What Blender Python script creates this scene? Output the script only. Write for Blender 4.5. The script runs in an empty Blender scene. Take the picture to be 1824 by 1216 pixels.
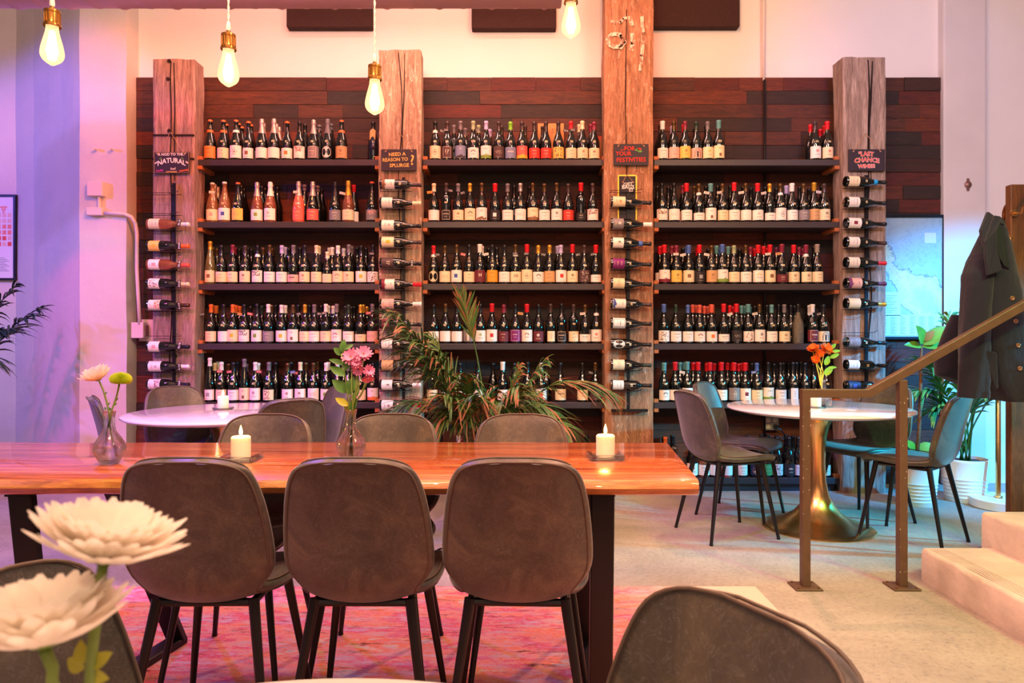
import bpy, bmesh, math, random
from mathutils import Vector, Matrix, noise
random.seed(7)
PI = math.pi
SC = bpy.context.scene
COL = SC.collection
# ------------------------------------------------------------------ camera
F, CX, HY, H = 1250.0, 912.0, 597.0, 1.17          # focal length in pixels of the 1824x1216 frame
def P(x, y, Y):                                     # a pixel at depth Y -> a point in the room
    return Vector(((x - CX) / F * Y, Y, H - (y - HY) / F * Y))
cam = bpy.data.cameras.new('camera')
cam.sensor_width = 36.0
cam.lens = F / 1824.0 * 36.0
cam.shift_y = -(608.0 - HY) / 1824.0
cam.clip_start = 0.05
camo = bpy.data.objects.new('camera', cam)
camo.location = (0, 0, H)
camo.rotation_euler = (PI / 2, 0, 0)
COL.objects.link(camo)
SC.camera = camo
cam.dof.use_dof = True
cam.dof.focus_distance = 3.4
cam.dof.aperture_fstop = 9.0
# ------------------------------------------------------------------ colour management, world
SC.view_settings.view_transform = 'Standard'
SC.view_settings.look = 'None'
SC.view_settings.gamma = 1.0
SC.view_settings.use_curve_mapping = False
SC.view_settings.exposure = 0.0
SC.cycles.max_bounces = 8
SC.cycles.transmission_bounces = 8
SC.cycles.transparent_max_bounces = 8
SC.cycles.caustics_reflective = False
SC.cycles.caustics_refractive = False
SC.cycles.sample_clamp_indirect = 4.0
def lin(c):
    return tuple((v / 255.0 / 12.92) if v / 255.0 <= 0.04045 else ((v / 255.0 + 0.055) / 1.055) ** 2.4 for v in c)
w = bpy.data.worlds.new('world')
SC.world = w
w.use_nodes = True
w.node_tree.nodes['Background'].inputs[0].default_value = (0.62, 0.46, 0.44, 1)
w.node_tree.nodes['Background'].inputs[1].default_value = 0.30
# ------------------------------------------------------------------ lights out of frame: track spots of the room, plus added fills
def aim(o, tgt):
    d = Vector(tgt) - o.location
    o.rotation_euler = d.to_track_quat('-Z', 'Y').to_euler()
def area(name, loc, tgt, watts, rgb, sx, sy):
    l = bpy.data.lights.new(name, 'AREA'); l.shape = 'RECTANGLE'; l.size = sx; l.size_y = sy
    l.energy = watts; l.color = lin(rgb)
    o = bpy.data.objects.new(name, l); o.location = loc; COL.objects.link(o); aim(o, tgt); return o
def spot(name, loc, tgt, watts, rgb, deg, blend=0.3, rad=0.06):
    l = bpy.data.lights.new(name, 'SPOT'); l.spot_size = math.radians(deg); l.spot_blend = blend
    l.energy = watts; l.color = lin(rgb); l.shadow_soft_size = rad
    o = bpy.data.objects.new(name, l); o.location = loc; COL.objects.link(o); aim(o, tgt); return o
#LIGHTS
area('warm_ceiling_light', (-0.6, 0.9, 3.7), (-0.4, 5.2, 1.1), 120, (255, 214, 178), 1.2, 0.6)
area('warm_ceiling_light', (2.3, 0.6, 3.7), (1.8, 5.2, 0.9), 85, (255, 210, 175), 1.0, 0.6)
area('front_fill_light', (0.0, -1.4, 2.6), (0.0, 3.0, 1.2), 38, (255, 205, 180), 4.0, 1.4)  # added fill behind the camera, no real window there
area('rug_fill_light', (-0.6, 4.5, 4.2), (-0.6, 2.3, 0.0), 120, (255, 190, 175), 2.6, 0.5)  # added area light, brightens the rug from the far side under the table
spot('violet_track_spot', (-5.6, 3.2, 3.0), (-4.0, 5.9, 1.6), 330, (110, 95, 255), 75, 0.4)
spot('violet_track_spot', (-3.2, 0.6, 3.7), (-3.7, 5.6, 2.2), 300, (140, 120, 255), 34, 0.3)
spot('magenta_track_spot', (-3.0, 1.6, 3.6), (-2.4, 5.2, 1.4), 420, (255, 50, 130), 46, 0.5)
spot('violet_floor_spot', (-3.6, 1.4, 3.4), (-2.6, 3.4, 0.0), 700, (160, 90, 255), 66, 0.7)
spot('violet_back_spot', (-2.6, 5.0, 4.2), (-1.3, 2.6, 0.3), 330, (130, 80, 255), 60, 0.6)
spot('rose_track_spot', (1.6, 4.9, 4.2), (-0.1, 2.6, 0.1), 330, (255, 180, 145), 60, 0.7)
spot('amber_track_spot', (-0.4, 2.4, 3.9), (-3.1, 5.4, 2.0), 560, (255, 115, 45), 44, 0.4)
spot('violet_chair_spot', (-0.9, 2.6, 2.9), (1.25, 4.15, 0.6), 230, (170, 60, 255), 26, 0.5)
spot('rose_track_spot', (-0.5, 0.2, 4.2), (-0.45, 2.8, 0.75), 260, (255, 150, 150), 40, 0.7)
spot('amber_wall_spot', (0.6, 2.8, 4.2), (0.7, 5.5, 2.9), 210, (255, 110, 40), 80, 0.8)
spot('amber_wall_spot', (-1.8, 2.8, 4.2), (-1.7, 5.5, 2.8), 130, (255, 110, 50), 70, 0.8)
spot('rose_wall_spot', (-1.2, 2.4, 3.9), (-0.9, 5.5, 3.5), 100, (255, 80, 140), 70, 0.8)
spot('cyan_right_spot', (4.6, 2.6, 3.0), (3.5, 5.4, 0.7), 2400, (20, 170, 255), 44, 0.7)
spot('cyan_right_spot', (4.9, 3.3, 1.7), (2.2, 4.15, 0.7), 1400, (10, 200, 245), 36, 0.6)  # added low at the right, off the track, to turn the chair back turquoise
spot('blue_wall_spot', (1.6, 1.6, 3.8), (3.2, 5.5, 2.7), 260, (110, 145, 255), 46, 0.8)
spot('green_track_spot', (2.9, 0.8, 3.6), (2.0, 3.5, 0.0), 330, (130, 255, 120), 44, 0.5)
spot('orange_floor_spot', (0.3, -0.4, 3.4), (1.7, 2.6, 0.0), 330, (255, 145, 95), 60, 0.8)
spot('front_table_spot', (-0.8, -0.7, 2.6), (-0.24, 0.44, 0.95), 50, (255, 225, 180), 22, 0.6)
area('ceiling_glow', (0.3, 1.8, 4.3), (0.3, 2.4, 0.0), 60, (255, 195, 170), 5.0, 2.6)
#ENDLIGHTS
# ------------------------------------------------------------------ materials
MATS = {}
def nmat(name):
    m = bpy.data.materials.new(name); m.use_nodes = True
    return m, m.node_tree, m.node_tree.nodes['Principled BSDF']
def M(name, rgb=(128, 128, 128), rough=0.5, metal=0.0, emit=None, es=1.0, trans=0.0, coat=0.0, ior=1.45, bump=0.0, bscale=60.0, var=0.0, vscale=8.0, spec=None, sss=0.0):
    if name in MATS: return MATS[name]
    m, nt, b = nmat(name)
    c = lin(rgb) + (1,)
    b.inputs['Base Color'].default_value = c
    b.inputs['Roughness'].default_value = rough
    b.inputs['Metallic'].default_value = metal
    b.inputs['Transmission Weight'].default_value = trans
    b.inputs['Coat Weight'].default_value = coat
    b.inputs['Coat Roughness'].default_value = 0.06
    b.inputs['IOR'].default_value = ior
    if spec is not None: b.inputs['Specular IOR Level'].default_value = spec
    if sss:
        b.inputs['Subsurface Weight'].default_value = sss
        b.inputs['Subsurface Radius'].default_value = (0.02, 0.012, 0.006)
        b.inputs['Subsurface Scale'].default_value = 1.0
    if emit:
        b.inputs['Emission Color'].default_value = lin(emit) + (1,)
        b.inputs['Emission Strength'].default_value = es
    N, L = nt.nodes, nt.links
    if bump or var:
        tc = N.new('ShaderNodeTexCoord')
    if var:
        n = N.new('ShaderNodeTexNoise'); n.inputs['Scale'].default_value = vscale; n.inputs['Detail'].default_value = 5
        L.new(tc.outputs['Object'], n.inputs['Vector'])
        r = N.new('ShaderNodeValToRGB')
        r.color_ramp.elements[0].position = 0.3; r.color_ramp.elements[1].position = 0.72
        r.color_ramp.elements[0].color = tuple(max(0, v * (1 - var)) for v in c[:3]) + (1,)
        r.color_ramp.elements[1].color = tuple(min(1, v * (1 + var)) for v in c[:3]) + (1,)
        L.new(n.outputs['Fac'], r.inputs['Fac']); L.new(r.outputs['Color'], b.inputs['Base Color'])
    if bump:
        n2 = N.new('ShaderNodeTexNoise'); n2.inputs['Scale'].default_value = bscale; n2.inputs['Detail'].default_value = 6
        L.new(tc.outputs['Object'], n2.inputs['Vector'])
        bp = N.new('ShaderNodeBump'); bp.inputs['Strength'].default_value = bump; bp.inputs['Distance'].default_value = 0.01
        L.new(n2.outputs['Fac'], bp.inputs['Height']); L.new(bp.outputs['Normal'], b.inputs['Normal'])
    MATS[name] = m
    return m
def ramp(nt, stops):
    r = nt.nodes.new('ShaderNodeValToRGB')
    e = r.color_ramp.elements
    e[0].position, e[1].position = stops[0][0], stops[-1][0]
    e[0].color = lin(stops[0][1]) + (1,); e[1].color = lin(stops[-1][1]) + (1,)
    for p, c in stops[1:-1]:
        q = e.new(p); q.color = lin(c) + (1,)
    return r
def noise_node(nt, scale, detail=6, rough=0.6, stretch=(1, 1, 1), coord='Object', dist=0.0, off=(0, 0, 0)):
    tc = nt.nodes.new('ShaderNodeTexCoord'); mp = nt.nodes.new('ShaderNodeMapping')
    mp.inputs['Scale'].default_value = stretch; mp.inputs['Location'].default_value = off
    nt.links.new(tc.outputs[coord], mp.inputs['Vector'])
    n = nt.nodes.new('ShaderNodeTexNoise')
    n.inputs['Scale'].default_value = scale; n.inputs['Detail'].default_value = detail
    n.inputs['Roughness'].default_value = rough; n.inputs['Distortion'].default_value = dist
    nt.links.new(mp.outputs['Vector'], n.inputs['Vector'])
    return n
def mixc(nt, fac, a, b, mode='MIX'):
    m = nt.nodes.new('ShaderNodeMix'); m.data_type = 'RGBA'; m.blend_type = mode
    for sock, v in ((m.inputs[0], fac), (m.inputs[6], a), (m.inputs[7], b)):
        if hasattr(v, 'is_linked'): nt.links.new(v, sock)
        elif isinstance(v, (int, float)): sock.default_value = v
        else: sock.default_value = lin(v) + (1,)
    return m.outputs[2]
def wood(name, stops, stretch, scale=6.0, rough=0.6, coat=0.0, bump=0.4, flecks=None, seed=0.0, dist=1.2, knots=False):
    if name in MATS: return MATS[name]
    m, nt, b = nmat(name)
    n = noise_node(nt, scale, 9, 0.62, stretch, dist=dist, off=(seed, seed * 1.3, seed * .7))
    r = ramp(nt, stops); nt.links.new(n.outputs['Fac'], r.inputs['Fac'])
    out = r.outputs['Color']
    n2 = noise_node(nt, scale * 5, 6, 0.7, stretch, dist=0.4, off=(seed * 2, 0, 0))
    r2 = ramp(nt, [(0.35, (150, 150, 150)), (0.6, (255, 255, 255))]); nt.links.new(n2.outputs['Fac'], r2.inputs['Fac'])
    out = mixc(nt, 0.55, out, r2.outputs['Color'], 'MULTIPLY')
    if flecks:
        col, lo, hi, sc, st = flecks
        n3 = noise_node(nt, sc, 8, 0.75, st, dist=0.6, off=(seed + 3, 1, 2))
        r3 = nt.nodes.new('ShaderNodeValToRGB'); r3.color_ramp.elements[0].position = lo; r3.color_ramp.elements[1].position = hi
        r3.color_ramp.elements[0].color = (0, 0, 0, 1); r3.color_ramp.elements[1].color = (1, 1, 1, 1)
        nt.links.new(n3.outputs['Fac'], r3.inputs['Fac'])
        out = mixc(nt, r3.outputs['Color'], out, col)
    nt.links.new(out, b.inputs['Base Color'])
    b.inputs['Roughness'].default_value = rough
    b.inputs['Coat Weight'].default_value = coat; b.inputs['Coat Roughness'].default_value = 0.05
    bp = nt.nodes.new('ShaderNodeBump'); bp.inputs['Strength'].default_value = bump; bp.inputs['Distance'].default_value = 0.006
    nt.links.new(n2.outputs['Fac'], bp.inputs['Height']); nt.links.new(bp.outputs['Normal'], b.inputs['Normal'])
    MATS[name] = m
    return m
# ------------------------------------------------------------------ mesh helpers
class MB:
    """collects verts / faces with material slots and links them as one mesh object"""
    def __init__(s): s.v = []; s.f = []; s.m = []; s.smooth = False
    def add(s, vs, fs, mi=0):
        o = len(s.v); s.v += [tuple(v) for v in vs]; s.f += [tuple(i + o for i in f) for f in fs]; s.m += [mi] * len(fs)
    def box(s, x0, x1, y0, y1, z0, z1, mi=0):
        v = [(x0, y0, z0), (x1, y0, z0), (x1, y1, z0), (x0, y1, z0), (x0, y0, z1), (x1, y0, z1), (x1, y1, z1), (x0, y1, z1)]
        s.add(v, [(0, 3, 2, 1), (4, 5, 6, 7), (0, 1, 5, 4), (1, 2, 6, 5), (2, 3, 7, 6), (3, 0, 4, 7)], mi)
    def tube(s, pts, rad, seg=10, mi=0, cap=True, sq=False):
        pts = [Vector(p) for p in pts]; n = len(pts)
        rads = rad if isinstance(rad, (list, tuple)) else [rad] * n
        if sq: seg = 4
        rings = []; ref = None
        for i, p in enumerate(pts):
            if i == 0: t = pts[1] - p
            elif i == n - 1: t = p - pts[i - 1]
            else:
                a = (p - pts[i - 1]).normalized(); b = (pts[i + 1] - p).normalized(); t = a + b
            t.normalize()
            if ref is None:
                ref = Vector((0, 0, 1)) if abs(t.z) < 0.9 else Vector((0, 1, 0))
            u = t.cross(ref)
            if u.length < 1e-4: u = t.cross(Vector((1, 0, 0)))
            u.normalize(); v = u.cross(t).normalized(); ref = v
            k = 1.0
            if 0 < i < n - 1:
                c = max(0.5, t.dot((p - pts[i - 1]).normalized())); k = 1 / c if sq else 1
            ring = []
            for j in range(seg):
                a = 2 * PI * j / seg + (PI / 4 if sq else 0)
                r = rads[i] * (math.sqrt(2) if sq else 1)
                ring.append(p + u * math.cos(a) * r + v * math.sin(a) * r * k)
            rings.append(ring)
        vs = [q for r in rings for q in r]; fs = []
        for i in range(n - 1):
            for j in range(seg):
                a, b = i * seg + j, i * seg + (j + 1) % seg
                fs.append((a, b, b + seg, a + seg))
        if cap:
            fs.append(tuple(range(seg - 1, -1, -1))); fs.append(tuple((n - 1) * seg + j for j in range(seg)))
        s.add(vs, fs, mi)
    def lathe(s, prof, seg=20, mi=0, c=(0, 0, 0), closed=False):
        vs = []; n = len(prof)
        for r, z in prof:
            for j in range(seg):
                a = 2 * PI * j / seg
                vs.append((c[0] + r * math.cos(a), c[1] + r * math.sin(a), c[2] + z))
        fs = []
        for i in range(n - 1):
            for j in range(seg):
                a, b = i * seg + j, i * seg + (j + 1) % seg
                fs.append((a, b, b + seg, a + seg))
        s.add(vs, fs, mi)
    def prism(s, poly, y0, y1, mi=0):              # poly of (x, z), extruded along y
        n = len(poly)
        s.add([(x, y0, z) for x, z in poly] + [(x, y1, z) for x, z in poly],
              [tuple(range(n)), tuple(range(2 * n - 1, n - 1, -1))] + [(i, i + n, (i + 1) % n + n, (i + 1) % n) for i in range(n)], mi)
    def mesh(s, name, mats, smooth=None):
        me = bpy.data.meshes.new(name); me.from_pydata(s.v, [], s.f)
        for m in (mats if isinstance(mats, (list, tuple)) else [mats]): me.materials.append(m)
        me.polygons.foreach_set('material_index', s.m)
        bm = bmesh.new(); bm.from_mesh(me)
        bmesh.ops.remove_doubles(bm, verts=bm.verts, dist=1e-6)
        bm.normal_update()
        bmesh.ops.recalc_face_normals(bm, faces=bm.faces)
        bm.to_mesh(me); bm.free()
        if smooth is None: smooth = s.smooth
        me.polygons.foreach_set('use_smooth', [bool(smooth)] * len(me.polygons))
        me.update()
        return me
    def build(s, name, mats, parent=None, smooth=None, loc=None, sharp=None):
        o = bpy.data.objects.new(name, s.mesh(name, mats, smooth)); COL.objects.link(o)
        if parent: o.parent = parent
        if loc: o.location = loc
        if sharp: set_sharp(o.data, sharp)
        return o
def set_sharp(me, deg=35):
    me.polygons.foreach_set('use_smooth', [True] * len(me.polygons))
    bm = bmesh.new(); bm.from_mesh(me)
    for e in bm.edges:
        if len(e.link_faces) == 2 and e.calc_face_angle(0) > math.radians(deg): e.smooth = False
    bm.to_mesh(me); bm.free()
def link(name, me, parent=None, loc=None, rot=None):
    o = bpy.data.objects.new(name, me); COL.objects.link(o)
    if parent: o.parent = parent
    if loc is not None: o.location = loc
    if rot is not None: o.rotation_euler = rot
    return o
def tag(o, label=None, cat=None, group=None, kind=None):
    if label: o['label'] = label
    if cat: o['category'] = cat
    if group: o['group'] = group
    if kind: o['kind'] = kind
    return o
def thing(name, label, cat, loc=(0, 0, 0), rz=0.0, group=None):
    o = bpy.data.objects.new(name, None); o.empty_display_size = 0.05; COL.objects.link(o)
    o.location = loc; o.rotation_euler = (0, 0, rz)
    return tag(o, label, cat, group)
def bevel(o, wdt=0.004, seg=2):
    m = o.modifiers.new('bevel', 'BEVEL'); m.width = wdt; m.segments = seg; m.limit_method = 'ANGLE'; m.harden_normals = False
    return o
def copy_tree(o, parent=None):
    c = o.copy(); COL.objects.link(c)
    if parent: c.parent = parent
    for ch in list(o.children): copy_tree(ch, c)
    return c
TXT = {}
def text_mesh(s, size=1.0, bold=0.0):
    """outline of a word as (verts, faces), centred, x right / y up"""
    k = (s, round(size, 5), bold)
    if k in TXT: return TXT[k]
    cu = bpy.data.curves.new('lettering', 'FONT'); cu.body = s; cu.size = size; cu.align_x = 'CENTER'; cu.align_y = 'CENTER'
    cu.resolution_u = 2; cu.offset = bold
    ob = bpy.data.objects.new('lettering', cu); COL.objects.link(ob)
    dg = bpy.context.evaluated_depsgraph_get()
    me = bpy.data.meshes.new_from_object(ob.evaluated_get(dg))
    r = ([tuple(v.co) for v in me.vertices], [tuple(p.vertices) for p in me.polygons])
    bpy.data.objects.remove(ob); bpy.data.curves.remove(cu); bpy.data.meshes.remove(me)
    TXT[k] = r
    return r
def flat_text(mb, s, size, x, z, y=0.0, mi=0, bold=0.0, rot=0.0, sx=1.0, warp=None):
    vs, fs = text_mesh(s, size, bold)
    out = []
    for a, b, _ in vs:
        a *= sx
        ca, sa = math.cos(rot), math.sin(rot)
        px, pz = a * ca - b * sa, a * sa + b * ca
        if warp: px, pz = warp(px, pz)
        out.append((x + px, y, z + pz))
    mb.add(out, fs, mi)
# ================================================================== THE ROOM
WALLY, CLADY, FY = 5.56, 5.53, 5.25
plaster = M('white_plaster', (232, 226, 220), 0.75, bump=0.25, bscale=9, var=0.03, vscale=2)
rough_plaster = M('rough_painted_plaster', (212, 205, 201), 0.7, bump=0.7, bscale=6, var=0.04, vscale=3)
# floor
m, nt, b = nmat('concrete')
n = noise_node(nt, 1.1, 8, 0.65); r = ramp(nt, [(0.3, (142, 132, 122)), (0.5, (168, 156, 144)), (0.72, (188, 176, 162))]); nt.links.new(n.outputs['Fac'], r.inputs['Fac'])
n2 = noise_node(nt, 45, 8, 0.8); r2 = ramp(nt, [(0.3, (120, 120, 120)), (0.46, (235, 235, 235)), (0.7, (255, 255, 255))]); nt.links.new(n2.outputs['Fac'], r2.inputs['Fac'])
o1 = mixc(nt, 0.8, r.outputs['Color'], r2.outputs['Color'], 'MULTIPLY')
n3 = noise_node(nt, 0.9, 12, 0.85, dist=1.5, off=(4, 2, 0)); r3 = ramp(nt, [(0.490, (255, 255, 255)), (0.5, (140, 135, 130)), (0.510, (255, 255, 255))]); nt.links.new(n3.outputs['Fac'], r3.inputs['Fac'])
o2 = mixc(nt, 0.35, o1, r3.outputs['Color'], 'MULTIPLY')
nt.links.new(o2, b.inputs['Base Color']); b.inputs['Roughness'].default_value = 0.55
bp = nt.nodes.new('ShaderNodeBump'); bp.inputs['Strength'].default_value = 0.25; bp.inputs['Distance'].default_value = 0.004
nt.links.new(n2.outputs['Fac'], bp.inputs['Height']); nt.links.new(bp.outputs['Normal'], b.inputs['Normal'])
MATS['concrete'] = m
q = MB(); q.box(-6.5, 5.5, -1.5, 6.4, -0.1, 0.0)
tag(q.build('floor', m), 'pale worn concrete floor with hairline cracks', 'floor', kind='structure')
q = MB(); q.box(-6.5, 5.5, -1.5, 6.4, 4.6, 4.7)
tag(q.build('ceiling', plaster), 'white ceiling above the wine bar', 'ceiling', kind='structure')
q = MB(); q.box(-3.1, 4.2, WALLY, WALLY + 0.15, 0, 4.6)
tag(q.build('wall_back', plaster), 'white wall above the wood planking', 'wall', kind='structure')
# left column and wall behind it
pts = [(-6.5, 6.1), (-4.314, 6.1), (-4.056, 5.95), (-3.317, 5.385), (-2.960, 5.385), (-2.960, 5.56)]
q = MB()
NZ = 24
for i in range(len(pts) - 1):
    (xa, ya), (xb, yb) = pts[i], pts[i + 1]
    nx = 8
    vs = []
    for k in range(NZ + 1):
        for j in range(nx + 1):
            t = j / nx; vs.append((xa + (xb - xa) * t, ya + (yb - ya) * t, 4.6 * k / NZ))
    fs = [(k * (nx + 1) + j, k * (nx + 1) + j + 1, (k + 1) * (nx + 1) + j + 1, (k + 1) * (nx + 1) + j) for k in range(NZ) for j in range(nx)]
    q.add(vs, fs)
o = q.build('wall_left', rough_plaster)
for v in o.data.vertices:
    p = v.co; d = noise.noise(Vector((p.x * 3, p.y * 3, p.z * 2.2))) * 0.008; v.co.y += d; v.co.x += d * 0.6
for p in o.data.polygons: p.use_smooth = False
tag(o, 'lumpy white plaster column at the left with chipped edges', 'wall', kind='structure')
# right pilaster and wall
q = MB()
q.box(3.375, 3.71, 5.485, 5.9, 0, 4.6)
q.box(3.70, 5.5, 5.62, 5.9, 0, 4.6)
o = q.build('wall_right', rough_plaster); bevel(o, 0.012, 2)
tag(o, 'white plaster pilaster and wall at the right', 'wall', kind='structure')
# plank cladding
plk = []
for i, (a, bb) in enumerate([((54, 23, 12), (98, 45, 24)), ((38, 17, 10), (72, 33, 18)), ((74, 28, 13), (124, 54, 24)), ((30, 17, 12), (60, 34, 23)), ((60, 26, 14), (106, 52, 29)), ((28, 18, 16), (56, 36, 30)), ((64, 20, 12), (104, 34, 18))]):
    plk.append(wood('reclaimed_plank_%s' % 'abcdefg'[i], [(0.3, a), (0.7, bb)], (1.2, 6, 9), 4.0, 0.6, bump=0.8, seed=i * 3.1,
                    flecks=((150, 105, 75), 0.66, 0.8, 7, (2, 8, 8))))
q = MB(); z = 0.0; rr = random.Random(3)
ztop = P(0, 138, CLADY).z
rows = 30; hh = ztop / rows
for k in range(rows):
    x = P(242, 0, CLADY).x + 0.0
    xe = P(1682, 0, CLADY).x
    xr = x
    first = rr.uniform(0.2, 0.8)
    while xr < xe - 1e-4:
        L_ = first if xr == x else rr.choice([0.35, 0.6, 0.9, 1.2])
        x2 = min(xe, xr + L_)
        if xe - x2 < 0.12: x2 = xe
        q.box(xr + 0.0008, x2 - 0.0008, CLADY - rr.uniform(0, 0.007), WALLY, k * hh + 0.0012, (k + 1) * hh - 0.0012, rr.randrange(7))
        xr = x2
tag(q.build('wall_planking', plk), 'dark reclaimed wood planking behind the wine shelves', 'wall cladding', kind='structure')
# -------------------------------------------------- timber posts
def post(px0, px1, pytop, name_label, mat, depth=0.16, z0=0.0, lean=0.0, seed=0, bot=None):
    Yf = 5.2
    x0, x1 = P(px0, 0, Yf).x, P(px1, 0, Yf).x
    zt = P(0, pytop, Yf).z if pytop is not None else 4.6
    n = 60; vs = []
    sec = []
    for sx in [0, .06, .2, .35, .5, .65, .8, .94, 1]: sec.append((x0 + (x1 - x0) * sx, Yf + (0.006 if sx in (0, 1) else 0)))
    for sy in [.3, .6, 1]: sec.append((x1, Yf + depth * sy))
    for sx in [.75, .5, .25, 0]: sec.append((x0 + (x1 - x0) * sx, Yf + depth))
    for sy in [.6, .3]: sec.append((x0, Yf + depth * sy))
    m_ = len(sec)
    for k in range(n + 1):
        z = z0 + (zt - z0) * k / n
        for (x, y) in sec:
            nn = noise.noise(Vector((x * 6 + seed, y * 6, z * 2.3))) * 0.007 + noise.noise(Vector((x * 22 + seed, y * 20, z * 9))) * 0.0035
            xx = x + nn * (1 if x > (x0 + x1) / 2 else -1) * (1 if x in (x0, x1) or abs(x - x0) < 1e-6 else 0)
            yy = y + nn * 0.6
            vs.append((xx + lean * (z / 3), yy, z + (noise.noise(Vector((x * 9, seed, 2))) * 0.01 if k == n else 0)))
    fs = []
    for k in range(n):
        for j in range(m_):
            a, b2 = k * m_ + j, k * m_ + (j + 1) % m_
            fs.append((a, b2, b2 + m_, a + m_))
    fs.append(tuple(range(m_ - 1, -1, -1))); fs.append(tuple(n * m_ + j for j in range(m_)))
    q = MB(); q.add(vs, fs)
    root = thing('timber_post', name_label, 'post', ((x0 + x1) / 2, Yf + depth / 2, z0), group=None)
    o = q.build('post_beam', mat, None); o.parent = root; o.location = (-(x0 + x1) / 2, -(Yf + depth / 2), -z0)
    return root, o, x0, x1, zt
post_mats = [
    wood('post_wood_pink', [(0.3, (112, 88, 82)), (0.55, (168, 136, 126)), (0.75, (200, 168, 156))], (9, 9, 0.9), 3.0, 0.8, bump=0.9, seed=2, flecks=((205, 160, 140), 0.62, 0.72, 5, (8, 8, 1.5))),
    wood('post_wood_tan', [(0.3, (132, 102, 80)), (0.55, (190, 156, 126)), (0.75, (220, 190, 158))], (9, 9, 0.9), 3.0, 0.8, bump=0.9, seed=9, flecks=((226, 200, 176), 0.56, 0.66, 7, (6, 6, 2))),
    wood('post_wood_orange', [(0.3, (132, 88, 60)), (0.55, (180, 126, 90)), (0.75, (208, 160, 122))], (9, 9, 0.9), 3.0, 0.8, bump=0.9, seed=14, flecks=((222, 178, 148), 0.56, 0.66, 9, (5, 5, 1.6))),
    wood('post_wood_grey', [(0.3, (118, 96, 82)), (0.55, (176, 150, 132)), (0.75, (208, 184, 164))], (9, 9, 0.9), 3.0, 0.8, bump=0.9, seed=21, flecks=((200, 170, 148), 0.62, 0.74, 6, (8, 8, 1.2))),
]
crackm = M('dark_wood_crack', (34, 18, 12), 0.9)
chalk_w = M('chalk_white', (238, 230, 222), 0.9); chalk_g = M('chalk_gold', (226, 184, 96), 0.9); chalk_r = M('chalk_red', (216, 58, 40), 0.9)
chalk_n = M('chalk_green', (98, 150, 78), 0.9); chalk_o = M('chalk_orange', (226, 112, 56), 0.9); chalk_p = M('chalk_pink', (196, 70, 170), 0.9)
twine = M('jute_twine', (188, 140, 100), 0.9)
slate = M('chalkboard_slate', (44, 34, 42), 0.6)
def worn_paint():
    m, nt, b = nmat('worn_white_paint'); b.inputs['Base Color'].default_value = lin((232, 196, 168)) + (1,); b.inputs['Roughness'].default_value = .85
    n = noise_node(nt, 38, 8, 0.75, (1, 1, .45)); r = nt.nodes.new('ShaderNodeValToRGB'); r.color_ramp.elements[0].position = .44; r.color_ramp.elements[1].position = .52
    r.color_ramp.elements[0].color = (0, 0, 0, 1); r.color_ramp.elements[1].color = (1, 1, 1, 1)
    nt.links.new(n.outputs['Fac'], r.inputs['Fac']); nt.links.new(r.outputs['Color'], b.inputs['Alpha']); return m
paint_w = worn_paint()
def crack(root, x, zs, wds, seed, off):
    """a drying crack, a thin wedge of dark wood let into the post's face"""
    q = MB(); n = len(zs); vs = []
    for k, (z, wd) in enumerate(zip(zs, wds)):
        xx = x + noise.noise(Vector((seed, z * 1.7, 0))) * 0.03
        vs += [(xx - wd / 2, 5.1915, z), (xx + wd / 2, 5.1915, z), (xx + wd / 2, 5.24, z), (xx - wd / 2, 5.24, z)]
    fs = []
    for k in range(n - 1):
        for j in range(4):
            a, b2 = k * 4 + j, k * 4 + (j + 1) % 4; fs.append((a, b2, b2 + 4, a + 4))
    q.add(vs, fs)
    o = q.build('crack', crackm, root); o.location = off
def zline(a, b_, n): return [a + (b_ - a) * i / (n - 1) for i in range(n)]
posts = []
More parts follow.
